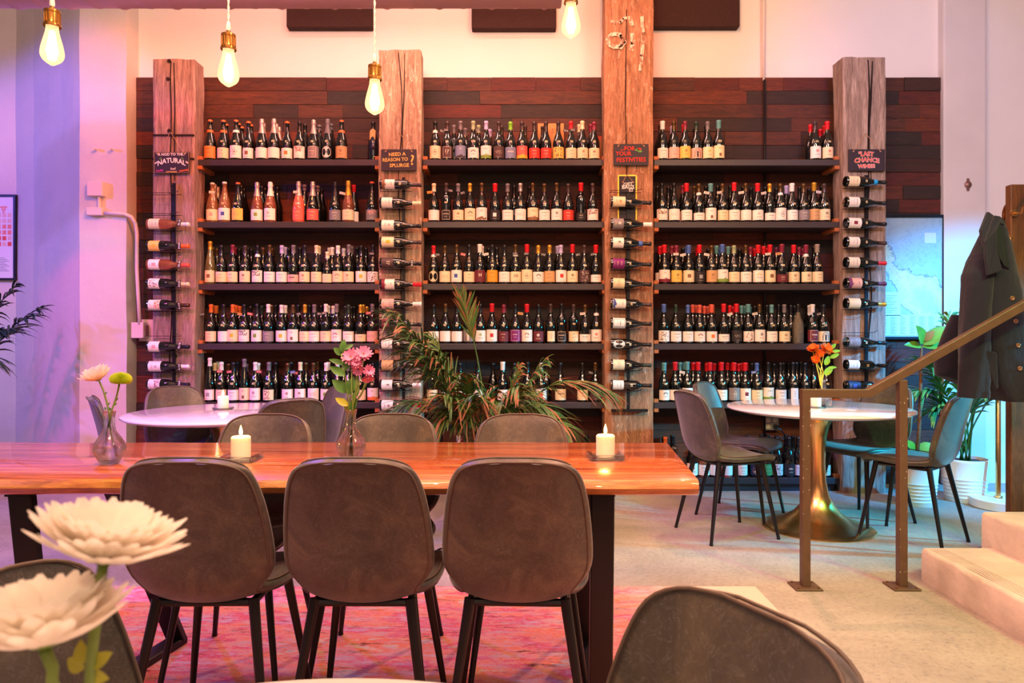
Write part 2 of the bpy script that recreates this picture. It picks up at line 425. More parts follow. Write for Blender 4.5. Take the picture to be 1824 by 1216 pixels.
for i, (a, b_, t, lab) in enumerate([(272, 347, 105, 'pinkish weathered timber post hung with the natural wines chalkboard'),
                                     (675, 750, 89, 'weathered timber post hung with the reason to splurge chalkboard'),
                                     (1077, 1164, None, 'tallest timber post, orange, with faded white stencilled numerals'),
                                     (1502, 1578, 102, 'grey brown timber post hung with the last chance chalkboard')]):
    root, o, x0, x1, zt = post(a, b_, t, lab, post_mats[i], seed=i * 7.7)
    off = -root.location
    xc = (x0 + x1) / 2
    top = zt if t else 3.6
    crack(root, xc + (-0.02, 0.0, -0.02, 0.03)[i], zline(top - 0.02, 0.9, 46), [0.003 + 0.004 * abs(math.sin(k * .31 + i)) * (1 if k > 2 else .5) for k in range(46)], i * 3.3 + 1, off)
    if i in (0, 1, 3): crack(root, xc + (0.01, 0.03, 0.045)[min(i, 2)], zline(top - 0.03, top - 0.9, 20), [0.002 + 0.005 * math.sin(PI * k / 19) * (2.2 if i == 3 else .8) for k in range(20)], i + 9, off)
    if i == 0:
        for zz in (P(0, 241, 5.2).z, P(0, 283, 5.2).z):
            q = MB(); q.box(x0 + 0.004, x1 - 0.004, 5.190, 5.22, zz - 0.006, zz + 0.006)
            o2 = q.build('saw_cut', crackm, root); o2.location = off
        for (kx, ky) in ((302, 109), (300, 141), (302, 233), (310, 331), (313, 480), (313, 634)):
            p = P(kx, ky, 5.2); q = MB(); q.tube([(p.x, 5.19, p.z), (p.x, 5.23, p.z)], 0.013, 12); o2 = q.build('bolt_hole', crackm, root); o2.location = off
    if i == 2:
        q = MB()
        c = P(1096, 73, 5.2)                                   # big worn ring of the stencil
        R1, R2 = 0.062, 0.034; n = 48; vs = []
        for k in range(n):
            a2 = 2 * PI * k / n; jj = 1 + 0.035 * math.sin(k * 1.7)
            vs += [(c.x + R1 * 1.15 * math.cos(a2) * jj, 5.1895, c.z + R1 * math.sin(a2) * jj), (c.x + R2 * 1.2 * math.cos(a2), 5.1895, c.z + R2 * math.sin(a2))]
        q.add(vs, [(2 * k, 2 * ((k + 1) % n), 2 * ((k + 1) % n) + 1, 2 * k + 1) for k in range(n)])
        def stroke(pp, wd):
            pp = [P(x, y, 5.2) for x, y in pp]
            for k in range(len(pp) - 1):
                u = (pp[k + 1] - pp[k]); u.normalize(); nn = Vector((u.z, 0, -u.x)) * wd / 2
                A, B = pp[k] - u * wd * .3, pp[k + 1] + u * wd * .3
                q.add([(A.x - nn.x, 5.1895, A.z - nn.z), (A.x + nn.x, 5.1895, A.z + nn.z), (B.x + nn.x, 5.1895, B.z + nn.z), (B.x - nn.x, 5.1895, B.z - nn.z)], [(0, 1, 2, 3)])
        stroke([(1106, 64), (1112, 76), (1105, 86)], 0.028)
        stroke([(1126, 62), (1127, 78), (1124, 89)], 0.032)
        stroke([(1088, 39), (1096, 41), (1105, 40), (1109, 34), (1115, 33)], 0.02)
        stroke([(1122, 32), (1125, 45)], 0.03)
        stroke([(1143, 32), (1145, 60), (1143, 100), (1140, 125)], 0.026)
        o2 = q.build('stencilled_numerals', paint_w, root); o2.location = off
        tag(o2, 'faded white stencilled numerals turned on their side')
    posts.append((root, x0, x1))
# -------------------------------------------------- shelves
shelf_m = M('charcoal_shelf_paint', (56, 48, 50), 0.42, var=0.15, vscale=3, bump=0.1, bscale=30)
cleat_m = wood('cleat_pine', [(0.3, (160, 84, 40)), (0.7, (206, 122, 62))], (8, 2, 2), 5, 0.7, bump=0.2)
SHZ = [2.485, 2.020, 1.555, 1.108, 0.668, 0.103]
BAYS = [(352, 676), (753, 1081), (1165, 1495)]
BN = ['left', 'middle', 'right']; SN = ['top', 'second', 'third', 'fourth', 'fifth', 'bottom']
bolt_m = M('shelf_black', (24, 20, 22), 0.5)
for bi, (a, b_) in enumerate(BAYS):
    x0, x1 = P(a, 0, FY).x, P(b_, 0, FY).x
    for si, z in enumerate(SHZ):
        root = thing('shelf_board', '%s charcoal wine shelf in the %s bay between two timber posts' % (SN[si], BN[bi]), 'shelf', ((x0 + x1) / 2, FY, z - 0.046), group='charcoal wine shelves')
        w2 = (x1 - x0) / 2
        q = MB(); q.box(-w2, w2, 0, CLADY - FY - 0.010, 0, 0.046)
        if si == 5: q.box(-w2 + 0.02, w2 - 0.02, 0.03, 0.2, -0.057, 0)
        bevel(q.build('board', shelf_m, root), 0.003, 1)
        for sx in (-1, 1):
            q = MB(); xa = sx * w2; xb = sx * (w2 - 0.034)
            if si < 5: q.box(min(xa, xb), max(xa, xb), -0.002, 0.22, -0.026, 0.0)
            q2 = MB(); q2.box(min(xa, xb), max(xa, xb), 0.002, 0.05, 0.046, 0.071)
            if si < 5: q.build('cleat', cleat_m, root)
            q2.build('cleat', cleat_m, root)
# dark stretch of conduit in bay three
pole_m = M('black_conduit', (26, 22, 24), 0.4); wpipe = M('white_painted_pipe', (226, 214, 208), 0.5)
p0, p1 = P(1362, 142, 5.49), P(1362, 600, 5.49)
root = thing('conduit', 'thin upright conduit on the planks behind the right bay bottles', 'pipe', (p0.x, 5.49, 0))
q = MB(); q.tube([(0, 0, 0.12), (0, 0, p0.z)], 0.010, 10, cap=True); q.build('lower_pipe', pole_m, root, smooth=True)
q = MB(); q.tube([(0, 0.02, p0.z), (0, 0.02, 4.6)], 0.010, 10); q.build('upper_pipe', wpipe, root, smooth=True)
# junction box with four sockets
c = P(1373, 753, 5.5)
root = thing('outlet_box', 'grey four socket outlet box on the planks under the right round table', 'outlet', (c.x, CLADY - 0.008, c.z))
grey_m = M('galvanised_grey', (136, 134, 132), 0.45, 0.3); sock_m = M('socket_cream', (206, 190, 168), 0.5); blk = M('black_plastic', (18, 16, 18), 0.4)
q = MB(); q.box(-0.058, 0.058, -0.04, 0, -0.056, 0.056); bevel(q.build('box', grey_m, root), 0.006, 2)
for sx in (-1, 1):
    for sz in (-1, 1):
        if sx == 1 and sz == -1:
            q = MB(); q.tube([(0.027, -0.04, -0.025), (0.027, -0.075, -0.025)], 0.018, 12); q.tube([(0.027, -0.07, -0.025), (0.06, -0.075, -0.05), (0.1, -0.05, -0.09), (0.16, -0.02, -0.12)], 0.005, 8)
            q.build('plug', blk, root)
        else:
            q = MB(); q.tube([(sx * .027, -0.039, sz * .025), (sx * .027, -0.043, sz * .025)], 0.017, 14, 0)
            for dx in (-.006, .006): q.box(sx * .027 + dx - .0015, sx * .027 + dx + .0015, -0.0445, -0.043, sz * .025 - .001, sz * .025 + .008, 1)
            q.build('socket', [sock_m, blk], root)
# acoustic panels high on the wall
felt = M('acoustic_felt', (60, 38, 34), 0.95, bump=0.6, bscale=220, var=0.2, vscale=120)
for (a, b_, bot, lab) in [(510, 662, 48, 'dark brown acoustic panel behind the second bulb from left, leftmost of three'),
                          (840, 991, 50, 'dark brown acoustic panel left of the tallest timber post'),
                          (1165, 1318, 47, 'dark brown acoustic panel right of the tallest timber post')]:
    p, p2 = P(a, bot, 5.48), P(b_, bot, 5.48)
    q = MB(); q.box(p.x, p2.x, 5.48, WALLY, p.z, p.z + 0.62)
    o = q.build('acoustic_panel', felt); bevel(o, 0.006, 2); tag(o, lab, 'acoustic panel', 'acoustic panels')
# spiral duct
duct_m = M('galvanised_duct', (200, 160, 160), 0.4, 0.5)  # pale pink base colour stands in for red light on the metal
q = MB(); yb = P(0, 8, 3.4).z; R = 0.2; xs = [-3.6 + i * 0.02 for i in range(int(3.86 / 0.02))]
prof = []
vs = []; n = 40
for i, x in enumerate(xs):
    for j in range(n):
        a = 2 * PI * j / n; s_ = ((x / 0.13 + j / n) % 1.0); rr_ = R + (0.006 if s_ < 0.09 else 0)
        vs.append((x, 3.4 + rr_ * math.cos(a), yb + R + rr_ * math.sin(a)))
q.add(vs, [(i * n + j, i * n + (j + 1) % n, (i + 1) * n + (j + 1) % n, (i + 1) * n + j) for i in range(len(xs) - 1) for j in range(n)])
q.add([vs[(len(xs) - 1) * n + j] for j in range(n)], [tuple(range(n))])
root = thing('spiral_duct', 'spiral metal air duct across the upper left, under the ceiling', 'duct', (0, 0, 0))
q.build('duct_pipe', duct_m, root, smooth=True)
q = MB()
for x in (-2.4, -0.4): q.tube([(x, 3.4, yb + 0.4), (x, 3.4, 4.6)], 0.006, 8)
q.build('hanger_rod', grey_m, root)
# left wall fittings
def conduit_box(name, lab, cx, cy, w_, h_, Yf, mat, dp=0.05, cat='junction box'):
    c = P(cx, cy, Yf); s = Yf / F
    root = thing(name, lab, cat, (c.x, Yf, c.z))
    q = MB(); q.box(-w_ * s / 2, w_ * s / 2, -dp, 0.03, -h_ * s / 2, h_ * s / 2); bevel(q.build('housing', mat, root), 0.006, 2)
    return root
boxm = M('painted_box', (226, 208, 200), 0.5)
r_ = conduit_box('junction_box', 'upper white painted junction box on the left plaster column', 175, 338, 28, 26, 5.385, boxm)
q = MB(); q.tube([(0.02, -0.02, -0.05), (0.02, -0.02, -0.16)], 0.012, 10); q.build('pipe', boxm, r_)
r_ = conduit_box('junction_box', 'white painted junction box with bent conduit on the left column', 174, 378, 28, 14, 5.385, boxm)
def W(x, y, Y): v = P(x, y, Y); return v - r_.location
q = MB(); q.tube([W(186, 379, 5.36), W(205, 380, 5.35), W(222, 381, 5.35), W(234, 386, 5.36), W(241, 397, 5.38), W(244, 415, 5.42), W(244, 480, 5.42), W(246, 520, 5.42), W(249, 578, 5.42)], 0.014, 12)
q.build('bent_pipe', boxm, r_, smooth=True)
r_ = conduit_box('wall_outlet', 'white outlet box at the end of the bent conduit, beside the left post', 250, 588, 22, 28, 5.46, boxm, cat='outlet')
q = MB(); q.box(0.052, 0.056, -0.03, 0.02, -0.04, 0.04); q.build('socket_plate', M('orange_grey', (150, 110, 100), .5), r_)
c = P(262, 588, 5.51); q = MB(); q.box(c.x - 0.06, c.x + 0.075, 5.505, CLADY, c.z - 0.085, c.z + 0.085)
tag(q.build('blank_plate', boxm), 'square white backing plate behind the outlet beside the left post', 'plate')
# screws on the column
for kx in (173, 202):
    c = P(kx, 267, 5.385); q = MB(); q.tube([(c.x, 5.375, c.z), (c.x, 5.34, c.z)], 0.009, 10)
    tag(q.build('wall_anchor', boxm), '%s of two small white anchors in the left plaster column' % ('left' if kx == 173 else 'right'), 'anchor', 'column anchors')
# lower right conduit, outlet and bell
c = P(1779, 335, 5.62)
root = thing('wall_outlet', 'white outlet box below the conduit on the right wall', 'outlet', (c.x, 5.62, c.z))
q = MB(); q.box(-0.042, 0.042, -0.055, 0, -0.062, 0.062); bevel(q.build('housing', M('white_plastic', (236, 234, 232), .35), root), 0.012, 3)
q = MB(); q.box(-.018, .018, -.0575, -.054, -.03, .03); q.build('socket', boxm, root)
q = MB(); q.tube([(c.x - 0.025, 5.6, c.z + 0.06), (c.x - 0.025, 5.6, 4.6)], 0.016, 12); q.tube([(c.x - 0.06, 5.605, c.z + .9), (c.x - 0.0, 5.605, c.z + .9)], 0.012, 8)
tag(q.build('wall_conduit', wpipe, smooth=True), 'white conduit running up the right wall above the outlet', 'pipe')
c = P(1724, 329, 5.485)
root = thing('wall_bell', 'small pinkish bronze oval fitting screwed to the right pilaster', 'fitting', (c.x, 5.485, c.z))
brz = M('old_bronze', (150, 112, 104), 0.45, 0.6)
q = MB()
q.lathe([(0, 0.014), (0.012, 0.014), (0.014, 0.010), (0.026, 0.008), (0.028, 0)], 24)
me = q.mesh('rose', brz, True); o = link('rose', me, root, rot=(PI / 2, 0, 0)); o.scale = (1, 1.0, 1)
q = MB(); q.prism([(-0.008, -0.05), (0.008, -0.05), (0.018, 0), (0.008, 0.05), (-0.008, 0.05), (-0.018, 0)], -0.005, 0); q.build('backplate', brz, root)
# posters
def poster(lab, x0, x1, y0, y1, Yf, fm, fw, draw, cat='poster', pm=None):
    a, b2 = P(x0, y1, Yf), P(x1, y0, Yf)
    root = thing('framed_' + cat, lab, cat, ((a.x + b2.x) / 2, Yf, a.z))
    w2 = (b2.x - a.x) / 2; h_ = b2.z - a.z
    q = MB()
    q.box(-w2, w2, -0.02, 0.01, 0, fw); q.box(-w2, w2, -0.02, 0.01, h_ - fw, h_); q.box(-w2, -w2 + fw, -0.02, 0.01, fw, h_ - fw); q.box(w2 - fw, w2, -0.02, 0.01, fw, h_ - fw)
    q.build('frame', fm, root)
    draw(root, w2 - fw, h_ - 2 * fw, fw)
    return root
ink = M('poster_ink', (120, 130, 140), 0.8); paper = M('poster_paper', (226, 226, 232), 0.6)
def draw_chart(root, w2, h_, z0):
    q = MB(); q.box(-w2, w2, -0.008, 0.0, z0, z0 + h_)
    mats = [paper, M('chart_rose', (226, 140, 130), .7), M('chart_red', (216, 90, 80), .7), M('chart_pale', (224, 190, 184), .7), ink]
    for r_i in range(6):
        for c_i in range(8):
            zz = z0 + h_ * 0.8 - r_i * 0.05; xx = w2 - 0.055 - c_i * 0.045
            q.box(xx, xx + 0.032, -0.0095, -0.008, zz - 0.036, zz, (3, 3, 1, 1, 2, 2)[r_i] if (r_i * 3 + c_i) % 4 else 3)
    for k in range(9):
        q.box(w2 - 0.22, w2 - 0.04 - 0.02 * (k % 3), -0.0095, -0.008, z0 + 0.06 + k * 0.014, z0 + 0.064 + k * 0.014, 4)
    c = Vector((w2 - .09, 0, z0 + h_ - .1))
    for k, (dx, dz) in enumerate([(-.02, .01), (0, .01), (.02, .01), (-.01, -.01), (.01, -.01), (0, -.03)]):
        q.lathe([(0, 0)] + [(.009, 0)], 10, 2, (0, 0, 0)) if False else q.box(c.x + dx - .008, c.x + dx + .008, -0.0095, -0.008, c.z + dz - .008, c.z + dz + .008, 1)
    q.build('print', mats, root)
poster('black framed chart of pale and red squares on the far left wall', -60, 30, 347, 499, 6.08, M('black_frame', (20, 18, 24), .4), 0.018, draw_chart)
def draw_map(root, w2, h_, z0):
    m, nt, b = nmat('map_print')
    n = noise_node(nt, 2.3, 9, 0.6, off=(1.7, 0, 2.2), dist=0.4)
    tc = nt.nodes.new('ShaderNodeTexCoord'); sp = nt.nodes.new('ShaderNodeSeparateXYZ'); nt.links.new(tc.outputs['Object'], sp.inputs[0])
    # diagonal land belt
    ma = nt.nodes.new('ShaderNodeMath'); ma.operation = 'MULTIPLY_ADD'; nt.links.new(sp.outputs['X'], ma.inputs[0]); ma.inputs[1].default_value = 0.9; 
    nt.links.new(sp.outputs['Z'], ma.inputs[2])
    mb_ = nt.nodes.new('ShaderNodeMath'); mb_.operation = 'SUBTRACT'; nt.links.new(ma.outputs[0], mb_.inputs[0]); mb_.inputs[1].default_value = 0.42
    mc = nt.nodes.new('ShaderNodeMath'); mc.operation = 'ABSOLUTE'; nt.links.new(mb_.outputs[0], mc.inputs[0])
    md = nt.nodes.new('ShaderNodeMath'); md.operation = 'MULTIPLY_ADD'; nt.links.new(mc.outputs[0], md.inputs[0]); md.inputs[1].default_value = -1.3; nt.links.new(n.outputs['Fac'], md.inputs[2])
    r = ramp(nt, [(0.0, (150, 186, 208)), (0.27, (160, 194, 212)), (0.28, (110, 120, 150)), (0.30, (188, 202, 170)), (0.42, (206, 196, 160)), (0.6, (180, 194, 170))])
    nt.links.new(md.outputs[0], r.inputs['Fac'])
    n2 = noise_node(nt, 9, 8, 0.7); r2 = ramp(nt, [(0.485, (255, 255, 255)), (0.5, (150, 160, 190)), (0.515, (255, 255, 255))]); nt.links.new(n2.outputs['Fac'], r2.inputs['Fac'])
    nt.links.new(mixc(nt, 0.45, r.outputs['Color'], r2.outputs['Color'], 'MULTIPLY'), b.inputs['Base Color'])
    b.inputs['Roughness'].default_value = 0.25
    q = MB(); q.box(-w2, w2, -0.008, 0, z0, z0 + h_)
    q.build('map_sheet', m, root)
    q = MB()
    q.box(-w2 + .0, w2 - .02, -0.0092, -0.008, z0 + .01, z0 + .17, 0)
    q.box(-w2 + .0, -w2 + 0.17, -0.0092, -0.008, z0 + .165, z0 + .35, 0)
    q3 = MB(); q3.box(w2 - .14, w2 - .05, -0.0092, -0.008, z0 + h_ - .2, z0 + h_ - .12, 0); q3.build('map_inset', M('map_paper', (190, 212, 226), .4), root)
    for k in range(6):
        for j in range(18): q.box(-w2 + .015 + k * .075, -w2 + .015 + k * .075 + .03 + .02 * ((j * 7 + k) % 3) / 2, -0.0098, -0.0092, z0 + .02 + j * .008, z0 + .023 + j * .008, 1)
    for j in range(9): q.box(-w2 + .02, -w2 + .1 + .02 * (j % 3), -0.0098, -0.0092, z0 + .19 + j * .016, z0 + .194 + j * .016, 1)
    q.build('map_legend', [M('map_paper', (190, 212, 226), .4), M('map_ink', (120, 140, 170), .6)], root)
poster('large framed coastal map on dark planks right of the last post', 1560, 1682, 383, 604, 5.51, M('navy_frame', (18, 24, 34), .35), 0.02, draw_map, cat='map')
# wall outlet beside the rear chairs
# -------------------------------------------------- stairs
stone = M('step_concrete', (200, 182, 172), 0.85, bump=0.9, bscale=14, var=0.14, vscale=5)
q = MB()
def step(x0, x1, y0, y1, z0, z1):
    nx, ny = 6, 40; vs = []; fs = []
    def jag(x, y, z): return noise.noise(Vector((x * 5, y * 7, z * 9))) * 0.006 + noise.noise(Vector((x * 20, y * 26, z * 9))) * 0.004
    ys = zline(y0, y1, ny)
    for y in ys:
        j = jag(0, y, z1)
        vs += [(x0 + j * .7, y, z0), (x0 + j, y, z1 - 0.014 + j), (x0 + 0.012 + j, y, z1 + j * .5), (x0 + .1, y, z1), (x1, y, z1), (x1, y, z0)]
    for k in range(ny - 1):
        for i in range(6):
            a, b2 = k * 6 + i, k * 6 + (i + 1) % 6; fs.append((a, b2, b2 + 6, a + 6))
    fs.append((5, 4, 3, 2, 1, 0)); fs.append(tuple((ny - 1) * 6 + i for i in range(6)))
    q.add(vs, fs)
step(1.955, 3.6, 0.9, 3.35, 0, 0.155)
step(2.29, 3.6, 0.9, 3.42, 0.0, 0.31)
step(2.63, 3.6, 0.9, 3.42, 0.0, 0.465)
for k in range(5):
    q.box(1.985 + k * .016, 1.991 + k * .016, 1.0, 3.33, 0.155, 0.1575)
o = q.build('stairs', stone); set_sharp(o.data, 50)
tag(o, 'worn pinkish concrete steps rising at the lower right', 'stairs')
q = MB(); q.add([P(1688, 983, 3.36) + Vector((0, 0, 0)), P(1790, 966, 3.50), P(1790, 986, 3.50), P(1692, 988, 3.36)] + [P(1688, 983, 3.36) + Vector((0, .03, 0)), P(1790, 966, 3.50) + Vector((0, .03, 0)), P(1790, 986, 3.5) + Vector((0, .03, 0)), P(1692, 988, 3.36) + Vector((0, .03, 0))],
      [(0, 1, 2, 3), (7, 6, 5, 4), (0, 4, 5, 1), (1, 5, 6, 2), (2, 6, 7, 3), (3, 7, 4, 0)])
q = MB(); q.tube([(2.02, 3.40, 0.08), (2.52, 3.56, 0.085)], 0.022, 4, sq=True); q.tube([(2.03, 3.40, 0.07), (2.03, 3.40, 0)], 0.018, 4, sq=True); q.tube([(2.50, 3.55, 0.07), (2.50, 3.55, 0)], 0.018, 4, sq=True)
tag(q.build('kick_rail', M('dark_steel', (60, 46, 44), .5, .5)), 'low dark rail on the floor behind the bottom step', 'rail')
# -------------------------------------------------- rug
m, nt, b = nmat('rug_pile')
n = noise_node(nt, 3.4, 12, 0.8, (0.6, 1.5, 1)); r = ramp(nt, [(0.30, (120, 90, 160)), (0.40, (206, 170, 186)), (0.46, (214, 72, 96)), (0.51, (222, 156, 140)), (0.56, (228, 110, 60)), (0.61, (212, 200, 176)), (0.70, (150, 130, 90))])
nt.links.new(n.outputs['Fac'], r.inputs['Fac'])
n2 = noise_node(nt, 11, 12, 0.9, (0.4, 2.0, 1), off=(3, 1, 0)); r2 = ramp(nt, [(0.40, (50, 44, 56)), (0.455, (255, 255, 255)), (0.6, (255, 255, 255))]); nt.links.new(n2.outputs['Fac'], r2.inputs['Fac'])
o1 = mixc(nt, 1.0, r.outputs['Color'], r2.outputs['Color'], 'MULTIPLY')
n3 = noise_node(nt, 7, 9, 0.85, (0.6, 3.0, 1), off=(9, 4, 0)); r3 = ramp(nt, [(0.5, (0, 0, 0)), (0.62, (255, 255, 255))]); nt.links.new(n3.outputs['Fac'], r3.inputs['Fac'])
o2 = mixc(nt, r3.outputs['Color'], o1, (196, 178, 176))
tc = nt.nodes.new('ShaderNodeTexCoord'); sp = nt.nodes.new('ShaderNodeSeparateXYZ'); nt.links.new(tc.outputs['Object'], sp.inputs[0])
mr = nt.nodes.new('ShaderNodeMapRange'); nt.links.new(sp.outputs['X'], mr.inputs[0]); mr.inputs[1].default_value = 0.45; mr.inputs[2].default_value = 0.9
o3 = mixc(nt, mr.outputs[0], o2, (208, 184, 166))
nt.links.new(o3, b.inputs['Base Color']); b.inputs['Roughness'].default_value = 0.95
bp = nt.nodes.new('ShaderNodeBump'); bp.inputs['Strength'].default_value = 0.6; bp.inputs['Distance'].default_value = 0.004
n4 = noise_node(nt, 150, 3, 0.6); nt.links.new(n4.outputs['Fac'], bp.inputs['Height']); nt.links.new(bp.outputs['Normal'], b.inputs['Normal'])
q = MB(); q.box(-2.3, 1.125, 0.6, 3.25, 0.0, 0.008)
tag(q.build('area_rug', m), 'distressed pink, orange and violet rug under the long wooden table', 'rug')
# ================================================================== BOTTLES
PROF = {
 'b': [(0, .004), (.030, .001), (.039, .0), (.042, .006), (.042, .118), (.0415, .135), (.039, .152), (.034, .17), (.0265, .19), (.0205, .207), (.0165, .226), (.0148, .245), (.0142, .283), (.0162, .285), (.0162, .292), (.0142, .294), (.0140, .300), (0, .300)],
 'c': [(0, .004), (.032, .001), (.041, .0), (.0445, .006), (.0445, .112), (.0435, .130), (.040, .152), (.034, .178), (.0265, .205), (.0195, .235), (.0158, .262), (.0150, .282), (.0175, .285), (.0175, .296), (.0150, .298), (.0146, .306), (0, .306)],
 'x': [(0, .004), (.028, .001), (.0365, .0), (.0385, .006), (.0385, .178), (.0375, .190), (.033, .203), (.024, .213), (.0175, .222), (.0150, .232), (.0145, .285), (.0160, .287), (.0160, .294), (.0145, .296), (.0142, .302), (0, .302)],
 'a': [(0, .004), (.028, .001), (.036, .0), (.0385, .006), (.0385, .115), (.037, .140), (.033, .170), (.0275, .200), (.0215, .235), (.0165, .270), (.0145, .295), (.0142, .318), (.016, .320), (.016, .326), (.0142, .328), (.0140, .333), (0, .333)],
}
HT = {'b': .300, 'c': .306, 'x': .302, 'a': .333}
def prof_r(t, z):
    pr = PROF[t]
    for (r0, z0), (r1, z1) in zip(pr[3:], pr[4:]):
        if z0 <= z <= z1: return r0 + (r1 - r0) * (z - z0) / max(1e-6, z1 - z0)
    return pr[4][0]
GLASS = {
 'k': M('dark_bottle_glass', (12, 14, 12), 0.06, coat=1.0), 'g': M('olive_bottle_glass', (38, 42, 22), 0.06, coat=1.0),
 'n': M('blue_black_bottle_glass', (14, 16, 34), 0.08, coat=1.0), 'r': M('rose_wine_glass', (236, 140, 96), 0.03, trans=0.8, coat=1.0),
 'p': M('pink_wine_glass', (224, 104, 84), 0.07, trans=0.15, coat=1.0), 'y': M('pale_wine_glass', (226, 206, 120), 0.03, trans=0.85, coat=1.0),
 'o': M('orange_wine_glass', (230, 160, 100), 0.03, trans=0.75, coat=1.0), 'w': M('silver_textured_bottle', (120, 112, 92), 0.35, 0.6, bump=0.9, bscale=160),
}
CAPC = {'o': ('orange', (226, 108, 44)), 'w': ('white', (238, 230, 220)), 's': ('silver', (184, 172, 166)), 'g': ('gold', (216, 162, 56)), 'r': ('red', (204, 26, 38)),
 'k': ('black', (22, 20, 22)), 'n': ('dark brown', (64, 46, 44)), 'b': ('blue', (74, 104, 172)), 't': ('teal', (92, 146, 146)), 'y': ('grey', (112, 104, 108)),
 'p': ('plum', (92, 34, 62)), 'l': ('lime green', (124, 190, 44)), 'c': ('cream', (234, 216, 172)), 'm': ('maroon', (128, 38, 58)), 'f': ('bronze', (92, 68, 38)),
 'v': ('lavender', (182, 172, 212)), 'e': ('sage', (158, 168, 126)), 'd': ('dark green', (34, 52, 40)), 'a': ('taupe', (152, 136, 116)), 'h': ('coral', (214, 92, 72))}
LABC = {'W': ('white', (238, 228, 214)), 'C': ('cream', (232, 212, 170)), 'O': ('orange', (214, 134, 66)), 'T': ('tan', (198, 156, 104)), 'Y': ('grey', (132, 124, 124)),
 'K': ('black', (36, 30, 32)), 'R': ('red', (204, 60, 46)), 'M': ('maroon', (104, 32, 42)), 'G': ('gold', (220, 154, 40)), 'P': ('purple', (124, 30, 108)),
 'L': ('yellow', (228, 190, 92)), 'D': ('dark brown', (76, 54, 52)), 'B': ('blue grey', (122, 134, 160)), 'N': ('green', (66, 160, 98)), 'H': ('coral', (224, 98, 84)), 'Q': ('pale pink', (222, 176, 160)), 'U': ('navy', (30, 44, 72))}
ACC = {'o': (220, 120, 50), 'r': (190, 40, 40), 'k': (60, 50, 50), 'n': (130, 90, 60), 'b': (60, 80, 150), 'g': (120, 150, 60), 'y': (226, 176, 50), 'w': (236, 226, 214), 't': (80, 140, 130), 'p': (120, 60, 110), 'd': (150, 150, 150), 'm': (120, 30, 50), 'q': (210, 160, 150)}
MOT = {'0': 'plain', '1': 'lettered', '2': 'emblem', '3': 'picture', '4': 'banded', '5': 'patterned', '6': 'bordered', '8': 'looped', '9': 'arched', 'j': 'brushwork', '@': 'round', 'q': 'narrow', 'a': 'tall', 'u': 'low', 'w': 'scenic', 'f': 'floral', 'v': 'archway'}
def capm(k): return M('foil_' + CAPC[k][0].replace(' ', '_'), CAPC[k][1], 0.34 if k not in 'sg' else 0.28, 0.0 if k not in 'sgf' else 0.55)
BODY = {}
def body_mesh(t, g, seg=22):
    k = (t, g, seg)
    if k not in BODY:
        q = MB(); q.lathe(PROF[t] if seg > 12 else PROF[t][2:-1:1], seg); BODY[k] = q.mesh('bottle_glass', GLASS[g], False); set_sharp(BODY[k], 50)
    return BODY[k]
CAPM = {}
def cap_mesh(t, c, style='n'):
    k = (t, c, style)
    if k in CAPM: return CAPM[k]
    h = HT[t]; q = MB(); e = .0009
    if style == 'foil':                                     # long sparkling-wine foil with wired cork
        z0 = .205; pts = [(prof_r(t, z) + e, z) for z in (z0, .22, .235, .25, .262, .275)]
        pts += [(.0185, .283), (.0192, .292), (.0165, .298), (.0172, .304), (.0168, .312), (.0120, .317), (0, .318)]
    elif style == 'crown':
        pts = [(.0150, h - .012), (.0172, h - .011), (.0172, h + .001), (.0140, h + .004), (0, h + .004)]
    elif style == 'wax':
        pts = [(.0165, h - .060), (.0172, h - .058), (.0178, h - .012), (.0196, h - .008), (.0196, h), (.0175, h + .004), (0, h + .005)]
    else:
        d = .062 if style == 'n' else .05
        pts = [(prof_r(t, h - d) + e, h - d), (.0152, h - .045), (.0150, h - .018), (.0170, h - .016), (.0170, h - .007), (.0153, h - .005), (.0150, h + .001), (0, h + .0012)]
    q.lathe(pts, 18)
    me = q.mesh('capsule', capm(c), False); set_sharp(me, 45); CAPM[k] = me
    return me
LABM = {}
def wrapq(q, t, x0, x1, z0, z1, mi, off, nz=1, step=.0075):
    n = max(1, int(abs(x1 - x0) / step + .5)); vs = []
    for kz in range(nz + 1):
        z = z0 + (z1 - z0) * kz / nz; R = prof_r(t, z) + off
        for k in range(n + 1):
            a = (x0 + (x1 - x0) * k / n) / R
            vs.append((R * math.sin(a), -R * math.cos(a), z))
    q.add(vs, [(kz * (n + 1) + k, kz * (n + 1) + k + 1, (kz + 1) * (n + 1) + k + 1, (kz + 1) * (n + 1) + k) for kz in range(nz) for k in range(n)], mi)
def wrappts(q, t, pts, faces, mi, off):
    vs = []
    for x, z in pts:
        R = prof_r(t, z) + off; a = x / R; vs.append((R * math.sin(a), -R * math.cos(a), z))
    q.add(vs, faces, mi)
def wdisc(q, t, cx, cz, rx, rz, mi, off, n=14, a0=0, a1=2 * PI):
    pts = [(cx, cz)] + [(cx + rx * math.cos(a0 + (a1 - a0) * k / n), cz + rz * math.sin(a0 + (a1 - a0) * k / n)) for k in range(n + 1)]
    wrappts(q, t, pts, [(0, k, k + 1) for k in range(1, n + 1)], mi, off)
def wring(q, t, cx, cz, rx, rz, th, mi, off, n=16, a0=0, a1=2 * PI):
    pts = []
    for k in range(n + 1):
        a = a0 + (a1 - a0) * k / n
        pts += [(cx + rx * math.cos(a), cz + rz * math.sin(a)), (cx + (rx - th) * math.cos(a), cz + (rz - th) * math.sin(a))]
    wrappts(q, t, pts, [(2 * k, 2 * k + 2, 2 * k + 3, 2 * k + 1) for k in range(n)], mi, off)
